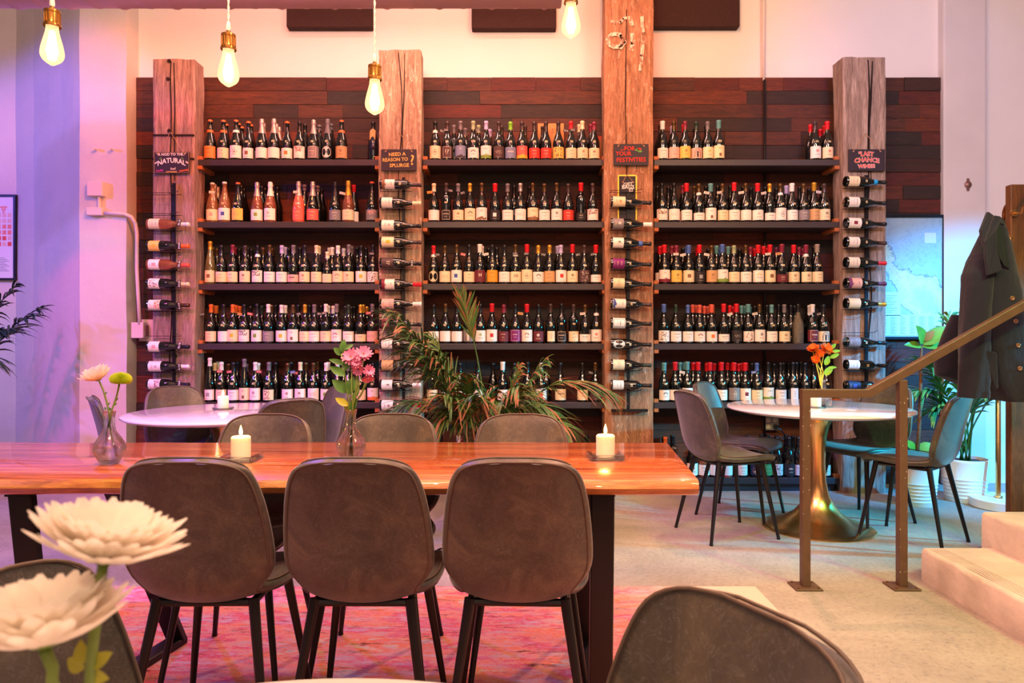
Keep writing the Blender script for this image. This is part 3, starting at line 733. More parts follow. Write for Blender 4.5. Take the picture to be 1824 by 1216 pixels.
def wtext(q, t, s, size, cx, cz, mi, off, sx=1.0):
    vs, fs = text_mesh(s, size, 0.0006)
    wrappts(q, t, [(cx + a * sx, cz + b) for a, b, _ in vs], fs, mi, off)
INKD = M('label_ink', (70, 56, 54), 0.8); INKL = M('label_pale_ink', (222, 206, 176), 0.8)
def label_mesh(t, spec):
    """spec: base colour letter, motif, accent letter, optional $word"""
    k = (t, spec)
    if k in LABM: return LABM[k]
    word = None; s = spec
    if '$' in s: s, word = s.split('$'); word = word.replace('_', ' ')
    base, mo = s[0], s[1]; ac = s[2] if len(s) > 2 else 'k'
    bm_ = M('label_paper_' + LABC[base][0].replace(' ', '_'), LABC[base][1], 0.6)
    am = M('label_accent_' + ac, ACC[ac], 0.6)
    dark = base in 'KMPDYBRNHU'
    mats = [bm_, INKL if dark else INKD, am]
    q = MB(); rr = random.Random(hash(spec) % 1000 if False else sum(ord(c) * (i + 3) for i, c in enumerate(spec)))
    z0, z1 = .016, .016 + rr.choice([.078, .084, .09])
    if mo in '4a8w': z1 = .110
    if mo == 'u': z1 = .072
    hw = prof_r(t, .05) * 1.32
    if mo in 'q': hw = prof_r(t, .05) * 0.72
    O = .0006; e = .0003
    if mo == '@': wdisc(q, t, 0, .06, .036, .042, 0, O, 24)
    elif mo == 'q' and base != 'W' and base != 'C': wdisc(q, t, 0, .066, .024, .055, 0, O, 24)
    else:
        wrapq(q, t, -hw, hw, z0, z1, 0, O)
    mid = (z0 + z1) / 2; h = z1 - z0
    def lines(zc, n, wmax, th=.0022, gap=.0062):
        for i in range(n):
            wd = wmax * rr.uniform(.45, 1); z = zc - i * gap
            x = -wd
            while x < wd - .001:
                x2 = min(wd, x + rr.uniform(.003, .009)); wrapq(q, t, x, x2, z - th / 2, z + th / 2, 1, O + e); x = x2 + .0016
    if mo == '1': lines(z1 - .022, 1, .022, .0036); lines(mid - .004, 2, .018, .0016); lines(z0 + .012, 1, .02, .0014)
    elif mo == '2': wring(q, t, 0, mid + .010, .011, .011, .0028, 2, O + e); wdisc(q, t, 0, mid + .010, .0055, .0055, 2, O + e, 8); lines(mid - .014, 2, .02, .002)
    elif mo == '3': wrapq(q, t, -.013, .013, mid - .012, mid + .016, 2, O + e); lines(z0 + .012, 1, .02, .002)
    elif mo == '4': wrapq(q, t, -hw, hw, z0, z0 + h * .25, 2, O + e); lines(z1 - .02, 2, .018, .0022); wdisc(q, t, .008, z0 + h * .25, .016, .008, 2, O + e, 8, 0, PI)
    elif mo == '5':
        for i in range(46): wdisc(q, t, rr.uniform(-.036, .036), rr.uniform(mid + .002, z1 - .004), .004, .003, 2, O + e, 6)
        lines(z0 + .014, 1, .02)
    elif mo == '6':
        for (a, b2, c, d) in ((-.031, .031, z0 + .004, z0 + .0062), (-.031, .031, z1 - .0062, z1 - .004), (-.031, -.029, z0 + .004, z1 - .004), (.029, .031, z0 + .004, z1 - .004)): wrapq(q, t, a, b2, c, d, 1, O + e)
        if not word: lines(mid + .008, 1, .024, .005)
        lines(mid - .012, 1, .014, .002)
    elif mo == '8':
        wring(q, t, 0, mid + .010, .009, .011, .0024, 1, O + e); wring(q, t, 0, mid - .012, .011, .011, .0024, 1, O + e); wrapq(q, t, -.03, .03, mid - .001, mid + .0006, 1, O + e)
    elif mo == '9':
        wring(q, t, 0, mid + .004, .015, .015, .005, 2, O + e, 12, 0, PI)
        for i in range(5): a = PI * (i + .5) / 5; wdisc(q, t, .019 * math.cos(a), mid + .004 + .019 * math.sin(a), .003, .003, 2, O + e, 6)
        lines(mid - .008, 2, .022, .0022)
    elif mo == 'j':
        pts = [(-.026 + .052 * i / 14, mid + .012 * math.sin(i * 1.9) + .004 * math.sin(i * 4.1)) for i in range(15)]
        for (a, c), (b2, d) in zip(pts, pts[1:]): wrappts(q, t, [(a, c - .0016), (b2, d - .0016), (b2, d + .0018), (a, c + .0018)], [(0, 1, 2, 3)], 1, O + e)
        lines(z0 + .010, 1, .014, .0016)
    elif mo == '@': wring(q, t, 0, .06, .030, .035, .0014, 1, O + e, 24); lines(.064, 2, .018, .0024)
    elif mo == 'q':
        lines(mid + .02, 5, .012, .002, .009) if base in 'WC' else (wrapq(q, t, -.009, .009, .03, .105, 2, O + e), wdisc(q, t, 0, .08, .005, .006, 1, O + 2 * e, 8))
    elif mo == 'a': lines(z1 - .02, 2, .018, .002); wrapq(q, t, -.009, .009, z0 + .012, z0 + .03, 2, O + e); wdisc(q, t, 0, z0 + .03, .011, .007, 2, O + e, 8)
    elif mo == 'u': lines(mid + .008, 1, .022, .0042); lines(mid - .008, 1, .02, .002)
    elif mo == 'w':
        for x in range(-4, 5): wdisc(q, t, x * .009, z0 + .004 + .003 * math.sin(x * 2), .009, .018 + .006 * math.cos(x), 2, O + e, 8, 0, PI)
        lines(z1 - .02, 2, .018, .002)
    elif mo == 'f':
        for i in range(22):
            x, z = rr.uniform(-.03, .03), rr.uniform(z0 + .008, z1 - .008)
            wdisc(q, t, x, z, .0042, .0034, 2 if i % 3 else 1, O + e, 6); wrapq(q, t, x - .0006, x + .0006, z - .01, z, 1, O + e)
    elif mo == 'v':
        wring(q, t, 0, mid + .006, .024, .030, .004, 2, O + e, 12, 0, PI); wring(q, t, 0, mid + .002, .016, .022, .003, 1, O + e, 12, 0, PI)
        wrapq(q, t, -.024, -.018, z0 + .006, mid + .006, 2, O + e); wrapq(q, t, .018, .024, z0 + .006, mid + .006, 2, O + e)
        wrapq(q, t, -.007, .007, z0 + .008, mid + .006, 1, O + e); wdisc(q, t, 0, mid + .006, .007, .009, 1, O + e, 8, 0, PI)
    if word:
        big = len(word) <= 2
        wtext(q, t, word, .034 if big else min(.014, .075 / max(4, len(word))), 0, mid + (.006 if big else .006), 1, O + 1.6 * e, 1.0)
    me = q.mesh('label', mats, False); LABM[k] = me
    return me
def num_mesh(t, s):
    k = ('#', t, s)
    if k in LABM: return LABM[k]
    q = MB(); wtext(q, t, s, .021, 0, .140 if t != 'x' else .15, 0, .0009, 1.05); LABM[k] = q.mesh('price_writing', M('paint_pen', (226, 206, 160), 0.7), False)
    return LABM[k]
TAGC = {'k': ('black', (34, 28, 30)), 'w': ('white', (226, 214, 200)), 't': ('kraft', (206, 150, 92)), 'b': ('blue', (44, 84, 150)), 'y': ('yellow', (212, 150, 60)), 'r': ('red', (170, 60, 60))}
def tag_obj(parent, t, k, rnd, ring=False):
    q = MB(); yy = -prof_r(t, .235) - .006
    if k == 'T':                                           # large kraft luggage tag
        z0 = .155; q.add([(-.021, yy - .012, z0), (.021, yy - .012, z0), (.021, yy, .228), (.010, yy, .24), (-.010, yy, .24), (-.021, yy, .228)] + [(-.021, yy - .010, z0), (.021, yy - .010, z0), (.021, yy + .002, .228), (.010, yy + .002, .24), (-.010, yy + .002, .24), (-.021, yy + .002, .228)],
              [(0, 1, 2, 3, 4, 5), (11, 10, 9, 8, 7, 6)] + [(i, i + 6, (i + 1) % 6 + 6, (i + 1) % 6) for i in range(6)], 0)
        q.tube([(0, yy, .235), (0, -.004, .27)], .001, 5, 1)
        return q.build('neck_tag', [M('tag_kraft', TAGC['t'][1], .8), M('tag_string', (230, 220, 200), .8)], parent)
    z = .222 if t != 'x' else .235
    q.box(-.020, .020, yy - .0025, yy - .001, z, z + .019, 0)
    for i in range(3):
        x = -.015 + rnd.uniform(0, .004)
        for j in range(4): q.box(x, x + rnd.uniform(.003, .006), yy - .0032, yy - .0025, z + .0135 - i * .0055, z + .0155 - i * .0055, 1); x += .0078
    R = prof_r(t, .235) + .002
    q.tube([(R * math.cos(a), R * math.sin(a), z + .017) for a in [2 * PI * i / 10 for i in range(11)]], .0011, 5, 2, cap=False)
    dk = k in 'kbr'
    o = q.build('neck_tag', [M('tag_card_' + TAGC[k][0], TAGC[k][1], .7), chalk_w if dk else INKD, M('tag_wire', (60, 54, 54), .4, .5)], parent)
    o.rotation_euler = (0, rnd.uniform(-.28, .28), rnd.uniform(-.25, .25))
    return o
ORD = ['leftmost', 'second', 'third', 'fourth', 'fifth', 'sixth', 'seventh', 'eighth', 'ninth', 'tenth', 'eleventh', 'twelfth', 'thirteenth', 'fourteenth', 'fifteenth', 'sixteenth', 'seventeenth', 'eighteenth', 'nineteenth', 'twentieth']
PRICES = ['35', '60', '75', '70', '85', '45', '40', '80', '65', '55', '30', '38', '52', '90']
rb = random.Random(11)
def make_bottle(loc, t, cap, style, spec, tagk=None, glass='k', price=None, group=None, label='', rz=0.0, rot=None, neckband=None, simple=False):
    root = thing('wine_bottle', label, 'bottle', loc, rz, group)
    if rot: root.rotation_euler = rot
    link('glass_body', body_mesh(t, glass), root)
    link('capsule', cap_mesh(t, cap, style), root)
    if spec and spec != '-': link('label', label_mesh(t, spec), root)
    if price: link('price_writing', num_mesh(t, price), root)
    if neckband:
        k = ('nb', t, neckband)
        if k not in LABM:
            q = MB(); wrapq(q, t, -PI * prof_r(t, .225), PI * prof_r(t, .225), .212, .232, 0, .001, 2, .005); LABM[k] = q.mesh('neck_band', M('neckband_' + neckband, CAPC[neckband][1], .5), True)
        link('neck_band', LABM[k], root)
    if tagk: tag_obj(root, t, tagk, rb)
    return root
# every front bottle: zoom-x, type+capsule+capstyle, label, then optional marks  t?=tag, g?=glass, n?=neck band, p..=price
D = {}
D[0, 0] = (340, "160 co. O1n p- no|280 co. C1 p8 no|395 co. W8 p8 nw|508 bo. W3n p70|628 csF W0 p60|738 csF W0 p60|858 bo. W3o p7|970 bkn W5r p85|1098 csF Y6 p75|1225 cyF W@ p35|1352 co. T2n no|1640 bkn - gn tT")
D[0, 1] = (340, "180 cw. C3q go tw|290 cw. W3b go p35|412 co. Ljk p85 nk|585 csF W3g gr|705 cwF W2d gr p50|962 csF H1 gp p75 tw|1090 csF H1 p45|1293 ckF Y1 p50 tw|1412 cgF C1 gr|1628 ch. Y5q p45")
D[0, 2] = (340, "160 agn C3n gy|262 bkn C1|365 bmn C1 p70|478 bnn C2 p8|590 bkn W5k p125 nw|700 bfn W1 p90|810 bvn W1 p85|915 byn Qu$RANVILLE|1018 bkn C2n p35|1125 bcn C1 p45|1222 bcn C1 p35|1320 bwn C9n p40|1418 byn C2n p35|1530 bkn W3y p30|1637 bkn Wfp p70 tk")
D[0, 3] = (340, "168 bon C1 tk p60|283 bkn W0 p55|365 bon C3y tt p60|470 bkn W5k tr p70|585 bkn W3g p52|688 bwn Y1 p65|808 bwn W3y p90|912 bfn Wan|1020 bgn C1 tk p35|1105 byn W1 tk p40|1210 bwn C1 tk|1308 byn W9p p30|1415 bdn W1 p60|1525 bgn Cu p70|1632 byn Qjn tr p65")
D[0, 4] = (340, "157 awn W3d|263 bwn C1 tr p45|372 bkn W1 tr p50|470 ayn Can|570 bwn W2p tr p65|692 byn Cfn p60|862 bfn W2m tr p45|978 bcn W2n tb p40|1097 bfn Wjo p35|1213 bwn W3g p45|1315 bwn W1 p50|1410 byn W1 p30|1525 bkn C1 p40|1637 bkn W4o p35")
D[1, 0] = (740, "175 bkn C8 tk nw p80|285 bnn D6$17 tk p30|405 byn Bwk p75|520 ben W9 tk p120|637 bvn W4g p85|752 bnn Djw p95|858 bln B0$SONOMA p35|963 bnn H4y p60|1075 bnn R1w p60|1180 bnn R1w p80|1292 bnn Lfn tk p110|1407 brn C1 tk p30|1510 bcn C2n p40|1617 bmn C2m p25")
D[1, 1] = (740, "163 bcn W0 ty p70|275 xnn K6 tk p60|383 byn C2n p65|490 bgn C9k tk p32|597 bfn Wwn p55|718 brX K3w p75|832 byn W1 p90|948 bsn Wjr p85|1060 bfn C4n p115|1165 bfn W1 p80|1277 bfn W2k p62|1382 bnn R1w p30|1497 xrX Kur|1604 bnn W5m")
D[1, 2] = (740, "160 brn C@ tk p65 nw|262 bfn Cjk p80|370 bfn W3b tr p85|482 bkn C1 p95|580 bwX M0$H|693 bkn G1 tw p75|803 bkn W1k p60|903 bfn C1$ILANI tk p90 nw|1007 brX C8 tk p75|1110 bgn W9 tk p85|1212 bgn T1 p65|1315 bvn W3r p45|1420 brX C2 p60|1527 bnn Dfp tk p50|1632 brX Wu tk")
D[1, 3] = (740, "162 bkn W0 p80|268 bfn W0 p60|372 bkn W0 p65|480 bfn Yvn p85|585 bkn W2g p100|690 brX W3r p60|797 bmn M1 p90|903 bkn P6 tt p70|1007 brX W9n p65|1112 bkn M2w p70|1222 bnn Cqn p85|1322 xkn K6 p80|1430 xnn C1 p90|1535 bfn Wu tw p55|1637 bkn W2r p35 nw")
D[1, 4] = (740, "150 bfn C1|265 bkn W0|400 bkn W1|560 bkn W1|787 bwX W1 p40|893 bkn W1 p50|1012 bkn Wwk p45|1135 bwn W3r p30|1311 bkn C0$KANTA p45|1511 bkn C1 tk p60|1628 bfn Djw p40")
D[2, 0] = (1150, "160 bwX W1|263 bfn Q9q|365 bmn L2n|467 bdn Qvn|570 byn C2y|670 btX Can p55|1545 bnn W2r p32|1655 brX C2r p40")
D[2, 1] = (1150, "155 bkn W5n p45|265 bkn Wjr p55|378 brX W1 p70|490 bfn Wu tw nw p70|597 btX Wan|705 bfn C1n tw p65|810 brX W1 p60|915 bfn W0 tw p55|1023 brX W2q p50|1132 bgn Wu tw|1230 bfn W8 nw p85|1335 bwX W1 p30|1440 bfn Y1 p54|1535 bgX T1 tw p60|1628 bnn C2 p25")
D[2, 2] = (1150, "177 brX W4m p30|285 bmn L2n tw p75|397 bbX C3n tw p45|495 brX K3d tw p60|605 bfn T2n p35 nn|703 bbX W4g p85|808 ben C1 p90|915 bfn W1 p50|1027 brX W9y p50|1135 brX C3n tw p50|1243 bmX Mur tt p50|1350 brX C2n p60|1462 bmX C2m nw p60|1563 baX C1 p50")
D[2, 3] = (1150, "172 bbX Wfk p5|280 bdn W1 p60|390 bbn W1 p60|497 bhn W9m p35|605 bhX W3o p55|715 brX Wu p60|830 brX Kjo tw p65|937 btX Wfr p80|1040 bfn W2 tw p60|1150 btn W1 p65|1265 byn C2n p65|1390 bkn - gw|1520 bwX M6$TORRE tw p40|1620 bkn Cvk tk p55")
D[2, 4] = (1150, "174 btX W9 p40|276 brX W1 tw p55|383 btX W3r p60|484 brX W1|591 brX W1|696 brX W1 p50|809 brX Y8 p95|910 brX W3m|1016 bbn C1 tb p60|1118 bkn W4g p35|1231 bkn W1 p45|1343 bkn Wqd p45|1453 bkn W1 p35|1644 bkn W1 p45")
D[2, 5] = (1150, "186 bon Q1 tk|428 bkn W2r|535 brn W1 gr|630 bkn W0|743 brn W0 gp|878 bkn W1|1005 bkn Ufr|1101 bkn N1|1200 bkn Wfk|1308 bkn K2r$VIÑO|1392 bkn W1|1500 bkn W1|1631 bkn C1")
# bottles behind the front row: zoom-x + capsule letter
B = {}
B[0, 0] = "318o 430o 460o 543o 655s 770s 795s 1030k 1125y 1160y 1265y"
B[0, 1] = "215s 243s 455k 480k 640k 670k 745k 780k 1025y 1145y 1180k 1470r"
B[0, 2] = "198f 235f 297k 395m 437k 515k 545k 652f 733f 755k 848v 883k 940k 985k 1155c 1250c 1277w 1345w 1380w 1450y 1500k 1580k"
B[0, 3] = "130w 203o 403o 437o 503d 538k 640d 730f 765k 853w 970k 1070k 1175k 1240w 1285w 1340m 1395k 1450k 1490k 1557g 1590g 1660k"
B[0, 4] = "220c 250c 272c 300w 340f 417k 500y 608w 710y 765k 795k 905k 1040f 1145f 1240w 1380c"
B[1, 0] = "348y 450y 570e 672v 778n 990n 1150n 1480c 1585m"
B[1, 1] = "890k 1030k"
B[1, 2] = "600w 660k 735k 1285v"
B[1, 3] = ""
B[1, 4] = "700k 1180k"
B[2, 0] = "130n 240v 345r 445k 548k 1488r 1510n 1585r 1618r"
B[2, 1] = "100k 205k 230k 335m 440f 545k 650k 765k 880k 950k 1080k 1180k 1270v 1300v 1390k 1475k 1590k"
B[2, 2] = "130r 150r 238m 262m 318k 370b 470r 545k 575k 640t 672b 745t 775t 850k 878k 945m 985r 1065r 1095r 1180p 1210p 1385m 1418m 1520k 1545k"
B[2, 3] = "425h 455h 530h 560h 582o 760r 785r 802r 865t 890t 912t 985k 1010k 1080k 1095k 1115y 1200k 1240k 1310k 1345k 1430k 1480w 1585k"
B[2, 4] = "310t 345t 430r 460r 528r 552r 620r 648r 675r 738r 756r 777r 840r 862r 884r 960k 1160k 1245k 1260k 1362k 1400k 1515k"
B[2, 5] = "165k 240k 880k 925k 1000k 1045k 1075k 1150k 1180k 1240k 1270k 1330k 1470k 1620k 1660k"
front_n = 0
def cap_style(t, s, c):
    return {'F': 'foil', 'X': 'wax', 'n': 'n', '.': 'crown'}[s]
for (bi, si), (x0, row) in D.items():
    items = row.split('|'); z = SHZ[si]
    for n_, it in enumerate(items):
        p = it.split(' '); zx = float(p[0]); t, c, s = p[1][0], p[1][1], p[1][2]; spec = p[2]
        tg = gl = nb = pr = None
        for e_ in p[3:]:
            if e_[0] == 't': tg = e_[1]
            elif e_[0] == 'g': gl = e_[1]
            elif e_[0] == 'n': nb = e_[1]
            elif e_[0] == 'p' and e_ != 'p-': pr = e_[1:]
        Y = FY + .055 + rb.uniform(-.004, .008)
        X = (x0 + zx / 5.067 - CX) / F * (Y - .03)
        cw = CAPC[c][0]
        if spec == '-': lw = 'unlabelled'
        else: lw = LABC[spec[0]][0] + ' ' + MOT[spec[1]] + ' label'
        pos = ORD[n_] + (' from left' if n_ else '')
        if n_ == len(items) - 1: pos = 'rightmost'
        lab = '%s topped bottle, %s, %s, %s shelf, %s bay' % (cw, lw, pos, SN[si], BN[bi])
        fb = make_bottle((X, Y, z), t, c, cap_style(t, s, c), spec, tg, gl or 'k', pr, 'bottles on the %s shelf of the %s bay' % (SN[si], BN[bi]), lab, rb.uniform(-.12, .12), neckband=nb)
        sc_ = rb.uniform(.97, 1.0) if si else rb.uniform(.985, 1.01)
        if (bi, si, n_) == (0, 2, 10): sc_ = .82
        if (bi, si) == (2, 5): sc_ = 1.0
        fb.scale = (1, 1, sc_) if sc_ > .9 else (.9, .9, sc_)
        front_n += 1
# bottles lying in the post racks: centre y, type, capsule, label, glass, tag
RK = {
 0: (264, 0.6, "399 b w n C1 r k|438 b o n L3y k k|471 b h n W3q r k|505 b c n Wfd k k|543 b f n W5o k k|617 b k n W3q k k|652 b w n W2d k k|684 b k n W5m k k"),
 1: (677, 0.9, "328 x n n W4n k -|361 b c n W1 k -|401 b k n W2d k -|431 b n n C3y k -|468 b k n D0$17 k k|506 b r X W4m k -|541 b w X Q5d k -|577 x k n Mun k -|612 b r n W1 k -|650 b k n T1 k -|685 b w n W0$K k -|721 b r n W2m k -"),
 2: (1087, 1.6, "359 b k n C2o k -|398 b w X Y2w k -|432 b k n W0$K k b|469 b k n P1 k -|504 b k n Cjk k -|540 x n n Wwb k -|575 b k n W6 k -|612 b k n W@ k -|649 b d n Cjk k -|685 x k n W1 k -"),
 3: (1505, 1.6, "323 b k n C1 k B|360 b k n W1 k -|397 b k n W3m k -|431 b n n W1 k -|467 b r n W1 k -|504 b p n Q4p k -|540 b g n C0 k -|609 b k n Y5d k -|649 x k n W1 k -|686 x k n U3b k -"),
}
rack_m = M('black_wire_rack', (20, 18, 22), 0.45, 0.3)
RY = 5.135
RNAME = ['leftmost post', 'second post', 'tall orange post', 'rightmost post']
RSP = [(310, 326, 700, [334, 371, 587]), (719, 316, 745, []), (1119, 318, 731, [330]), (1543, 312, 700, [581])]
for ri, (bx, tilt, row) in RK.items():
    sx_, yt, yb_, empt = RSP[ri]
    c = P(sx_, yb_, 5.178)
    root = thing('bottle_rack', 'black metal wall rack holding bottles sideways on the %s' % RNAME[ri], 'rack', c, group='post bottle racks')
    q = MB(); q.box(-.011, .011, -.006, .006, 0, P(0, yt, 5.178).z - c.z); q.build('spine', rack_m, root)
    if ri == 2:
        q = MB(); q.box(-.125, .14, -.03, .004, -.006, .012); q.build('foot_bar', rack_m, root)
    for it in row.split('|') + ['%d' % e_ for e_ in empt]:
        y = float(it.split()[0]); zz = P(0, y, RY).z - c.z
        x_a = P(bx, 0, RY).x - c.x
        q = MB()
        q.tube([(x_a - .005, -.085, zz - .046), (x_a + .19, -.085, zz - .046 - (.0 if ri > 1 else 0)), (x_a + .23, -.06, zz - .03)], .0022, 6)
        q.tube([(x_a - .005, -.010, zz - .046), (x_a + .23, -.010, zz - .046)], .0022, 6)
        q.tube([(x_a + .005, -.085, zz - .046), (x_a + .005, -.01, zz - .046)], .0022, 6)
        q.tube([(x_a + .17, -.085, zz - .046), (x_a + .17, -.0, zz - .046)], .0022, 6)
        q.build('wire_cradle', rack_m, root)
    rows_ = row.split('|')
    for n_, it in enumerate(rows_):
        y, t, cpc, s, spec, gl, tg = it.split()
        p = P(bx, float(y), RY)
        lab = '%s capped bottle lying sideways, %s %s label, %s %s' % (CAPC[cpc][0], LABC[spec[0]][0], MOT[spec[1]], 'topmost' if n_ == 0 else ('lowest' if n_ == len(rows_) - 1 else ORD[n_] + ' down'), 'on ' + RNAME[ri])
        o = make_bottle(p, t, cpc, 'n' if s == 'n' else 'wax', spec, None, gl, rb.choice(PRICES) if ri else None, 'bottles lying in the rack on the ' + RNAME[ri], lab, rot=(0, math.radians(90 + tilt + rb.uniform(-.5, .5)), 0))
        o.scale = (.93, .93, 1.0)
        if tg == 'k': 
            q = MB(); q.box(-.004, -.001, -.03, .02, .222, .245); q.box(-.03, .03, -.022, -.019, .225, .247)
            for j in range(4): q.box(-.024 + j * .013, -.018 + j * .013, -.0235, -.022, .23, .242, 1)
            tt = q.build('neck_tag', [slate, chalk_w], o); tt.rotation_euler = (0, 0, 0); tt.delta_rotation_euler = (0, 0, rb.uniform(-.5, .5))
        if tg in 'bB':
            q = MB(); q.lathe([(.019, .205), (.021, .207), (.021, .232), (.019, .234)], 16)
            q.build('neck_sleeve', M('blue_sleeve' + tg, (70, 110, 190) if tg == 'b' else (30, 160, 220), .5), o, smooth=True)
        front_n += 1
# second and later rows
cand = []
for (bi, si), row in B.items():
    lst = row.split()
    for n_, it in enumerate(lst): cand.append((si, bi, n_, float(it[:-1]), it[-1], len(lst)))
cand.sort(key=lambda c: (c[4] in 'kfdny', abs(c[0] - 1.5), c[1]))
room = max(0, 300 - front_n)
stuff = MB(); smats = [GLASS['k']] + [capm(k) for k in CAPC]; sidx = {k: i + 1 for i, k in enumerate(CAPC)}
bpos = [(2 if False else 1)]
def occupied(bi, si): pass
placed = {}
def back_Y(bi, si, x):
    r_ = 1
    while any(abs(x - px) < .088 and pr == r_ for px, pr in placed.get((bi, si), [])) and r_ < 3: r_ += 1
    placed.setdefault((bi, si), []).append((x, r_)); return r_
for n, (si, bi, n_, zx, c, tot) in enumerate(cand):
    x0 = (340, 740, 1150)[bi]; px = x0 + zx / 5.067
    Y = FY + .055 + .088 - .02
    X = (px - CX) / F * Y
    r_ = back_Y(bi, si, X)
    Y = FY + .055 + .086 * r_ - .02; X = (px - CX) / F * Y
    if r_ >= 3: Y = min(Y, CLADY - .054)
    if (bi, si) == (0, 0) or (bi, si) == (0, 1): t = 'c'
    else: t = 'b'
    x_l, x_r = P(BAYS[bi][0], 0, FY).x + .05, P(BAYS[bi][1], 0, FY).x - .05
    X = min(max(X, x_l), x_r)
    if n < room:
        lab = '%s capped bottle behind front row, %s back there, %s shelf, %s bay' % (CAPC[c][0], 'leftmost' if n_ == 0 else ('rightmost' if n_ == tot - 1 else ORD[min(n_, 19)] if n_ < 20 else 'near right end'), SN[si], BN[bi])
        o = make_bottle((X, Y, SHZ[si]), t, c, 'foil' if (t == 'c' and c == 's') else ('crown' if c == 'o' and bi == 0 and si < 2 else ('wax' if c in 'rvto' else 'n')), 'C1' if c in 'cvw' else 'W1', None, 'k', None, 'half hidden bottles behind the %s shelf front row, %s bay' % (SN[si], BN[bi]), lab, rb.uniform(-.2, .2))
        o.scale = (.97, .97, rb.uniform(.95, .99))
    else:
        sz = rb.uniform(.94, .99)
        pr = PROF[t][2:]
        stuff.lathe([(r * .97, zz * sz) for r, zz in pr], 14, 0, (X, Y, SHZ[si]))
        h = HT[t]
        stuff.lathe([(.0156, (h - .06) * sz), (.0156, (h - .018) * sz), (.0172, (h - .016) * sz), (.0172, (h - .006) * sz), (.0154, (h + .001) * sz), (0, (h + .0014) * sz)], 14, sidx[c], (X, Y, SHZ[si]))
# low bottles glimpsed over the table's far edge
for px, bi, c in [(374, 0, 'k'), (381, 0, 'f'), (387, 0, 'd'), (392, 0, 'w'), (785, 1, 'k'), (817, 1, 'w'), (1045, 1, 'k')]:
    Y = FY + .12; X = (px - CX) / F * Y
    stuff.lathe([(r, zz) for r, zz in PROF['b'][2:]], 14, 0, (X, Y, SHZ[5])) if px not in (381,387) else None
    if px not in (381,387): stuff.lathe([(.0156, .24), (.0156, .282), (.0172, .284), (.0172, .294), (.0154, .301), (0, .302)], 14, sidx[c], (X, Y, SHZ[5]))
o = stuff.build('wine_bottles', smats, None); set_sharp(o.data, 45)
tag(o, 'dark wine bottles crowded in the shadow behind the front rows', 'bottles', kind='stuff')
# wine boxes on the top shelf
kraft = M('kraft_cardboard', (198, 140, 84), 0.8, var=.08, vscale=12)
c0, c1 = P(958, 284, 5.46), P(1004, 221, 5.46)
q = MB(); q.box(c0.x, c1.x, 5.44, 5.515, SHZ[0], c1.z, 0)
flat_text(q, 'SV', .05, (c0.x + c1.x) / 2 + .03, c1.z - .06, 5.4385, 1)
for sx in (.2, .8): q.box(c0.x + (c1.x - c0.x) * sx - .002, c0.x + (c1.x - c0.x) * sx + .002, 5.4392, 5.44, SHZ[0], c1.z, 1)
bevel(tag(q.build('wine_box', [kraft, M('box_print', (150, 96, 54), .8)]), 'tan cardboard wine box standing behind bottles, top shelf, middle bay', 'box'), .001, 1)
c0, c1 = P(1064, 284, 5.46), P(1076, 245, 5.46)
q = MB(); q.box(c0.x, c1.x, 5.42, 5.50, SHZ[0], c1.z, 0); q.box(c0.x + .008, c1.x - .008, 5.4192, 5.42, SHZ[0] + .04, c1.z - .03, 1)
tag(q.build('wine_box', [M('red_brown_card', (176, 74, 44), .7), M('box_print', (150, 96, 54), .8)]), 'narrow red brown box at the right end, top shelf, middle bay', 'box')
c0, c1 = P(427, 284, 5.4), P(441, 276, 5.4)
q = MB(); c0 = P(630, 284, 5.46); c1 = P(660, 278, 5.46); q.box(c0.x, c1.x, 5.42, 5.5, SHZ[0], SHZ[0] + .022); q.box(c0.x + .01, c1.x - .01, 5.4192, 5.42, SHZ[0] + .008, SHZ[0] + .014, 1)
tag(q.build('wine_box', [kraft, M('box_print', (150, 96, 54), .8)]), 'flat tan box lying at the right end, top shelf, left bay', 'box')
# -------------------------------------------------- chalkboard signs
def sign(name, lab, x0, y0, x1, y1, nail, Y, draw, rot=0.0, strings=True):
    a, b2 = P(x0, y1, Y), P(x1, y0, Y); w2 = (b2.x - a.x) / 2; h2 = (b2.z - a.z) / 2
    root = thing(name, lab, 'sign', ((a.x + b2.x) / 2, Y, (a.z + b2.z) / 2), group='chalkboard signs hanging on the posts')
    root.rotation_euler = (0, rot, 0)
    q = MB(); q.box(-w2, w2, -.004, .006, -h2, h2); bevel(q.build('board', slate, root), .001, 1)
    if strings:
        nx, nz = P(nail[0], nail[1], Y).x - root.location.x, P(nail[0], nail[1], Y).z - root.location.z
        q = MB()
        for s_ in (-1, 1): q.tube([(s_ * w2 * .74, -.006, h2 * .8), (nx + s_ * .003, .002, nz)], .0016, 6); q.tube([(s_ * w2 * .74, -.0075, h2 * .8), (s_ * w2 * .74, -.004, h2 * .8)], .005, 8)
        q.build('string', twine, root)
        q = MB(); q.tube([(nx, -.008, nz), (nx, .03, nz)], .003, 8); q.build('nail', grey_m, root)
    q = MB(); draw(q, w2, h2)
    q.build('chalk_writing', [chalk_w, chalk_g, chalk_r, chalk_n, chalk_o, chalk_p], root)
YS = -.0056
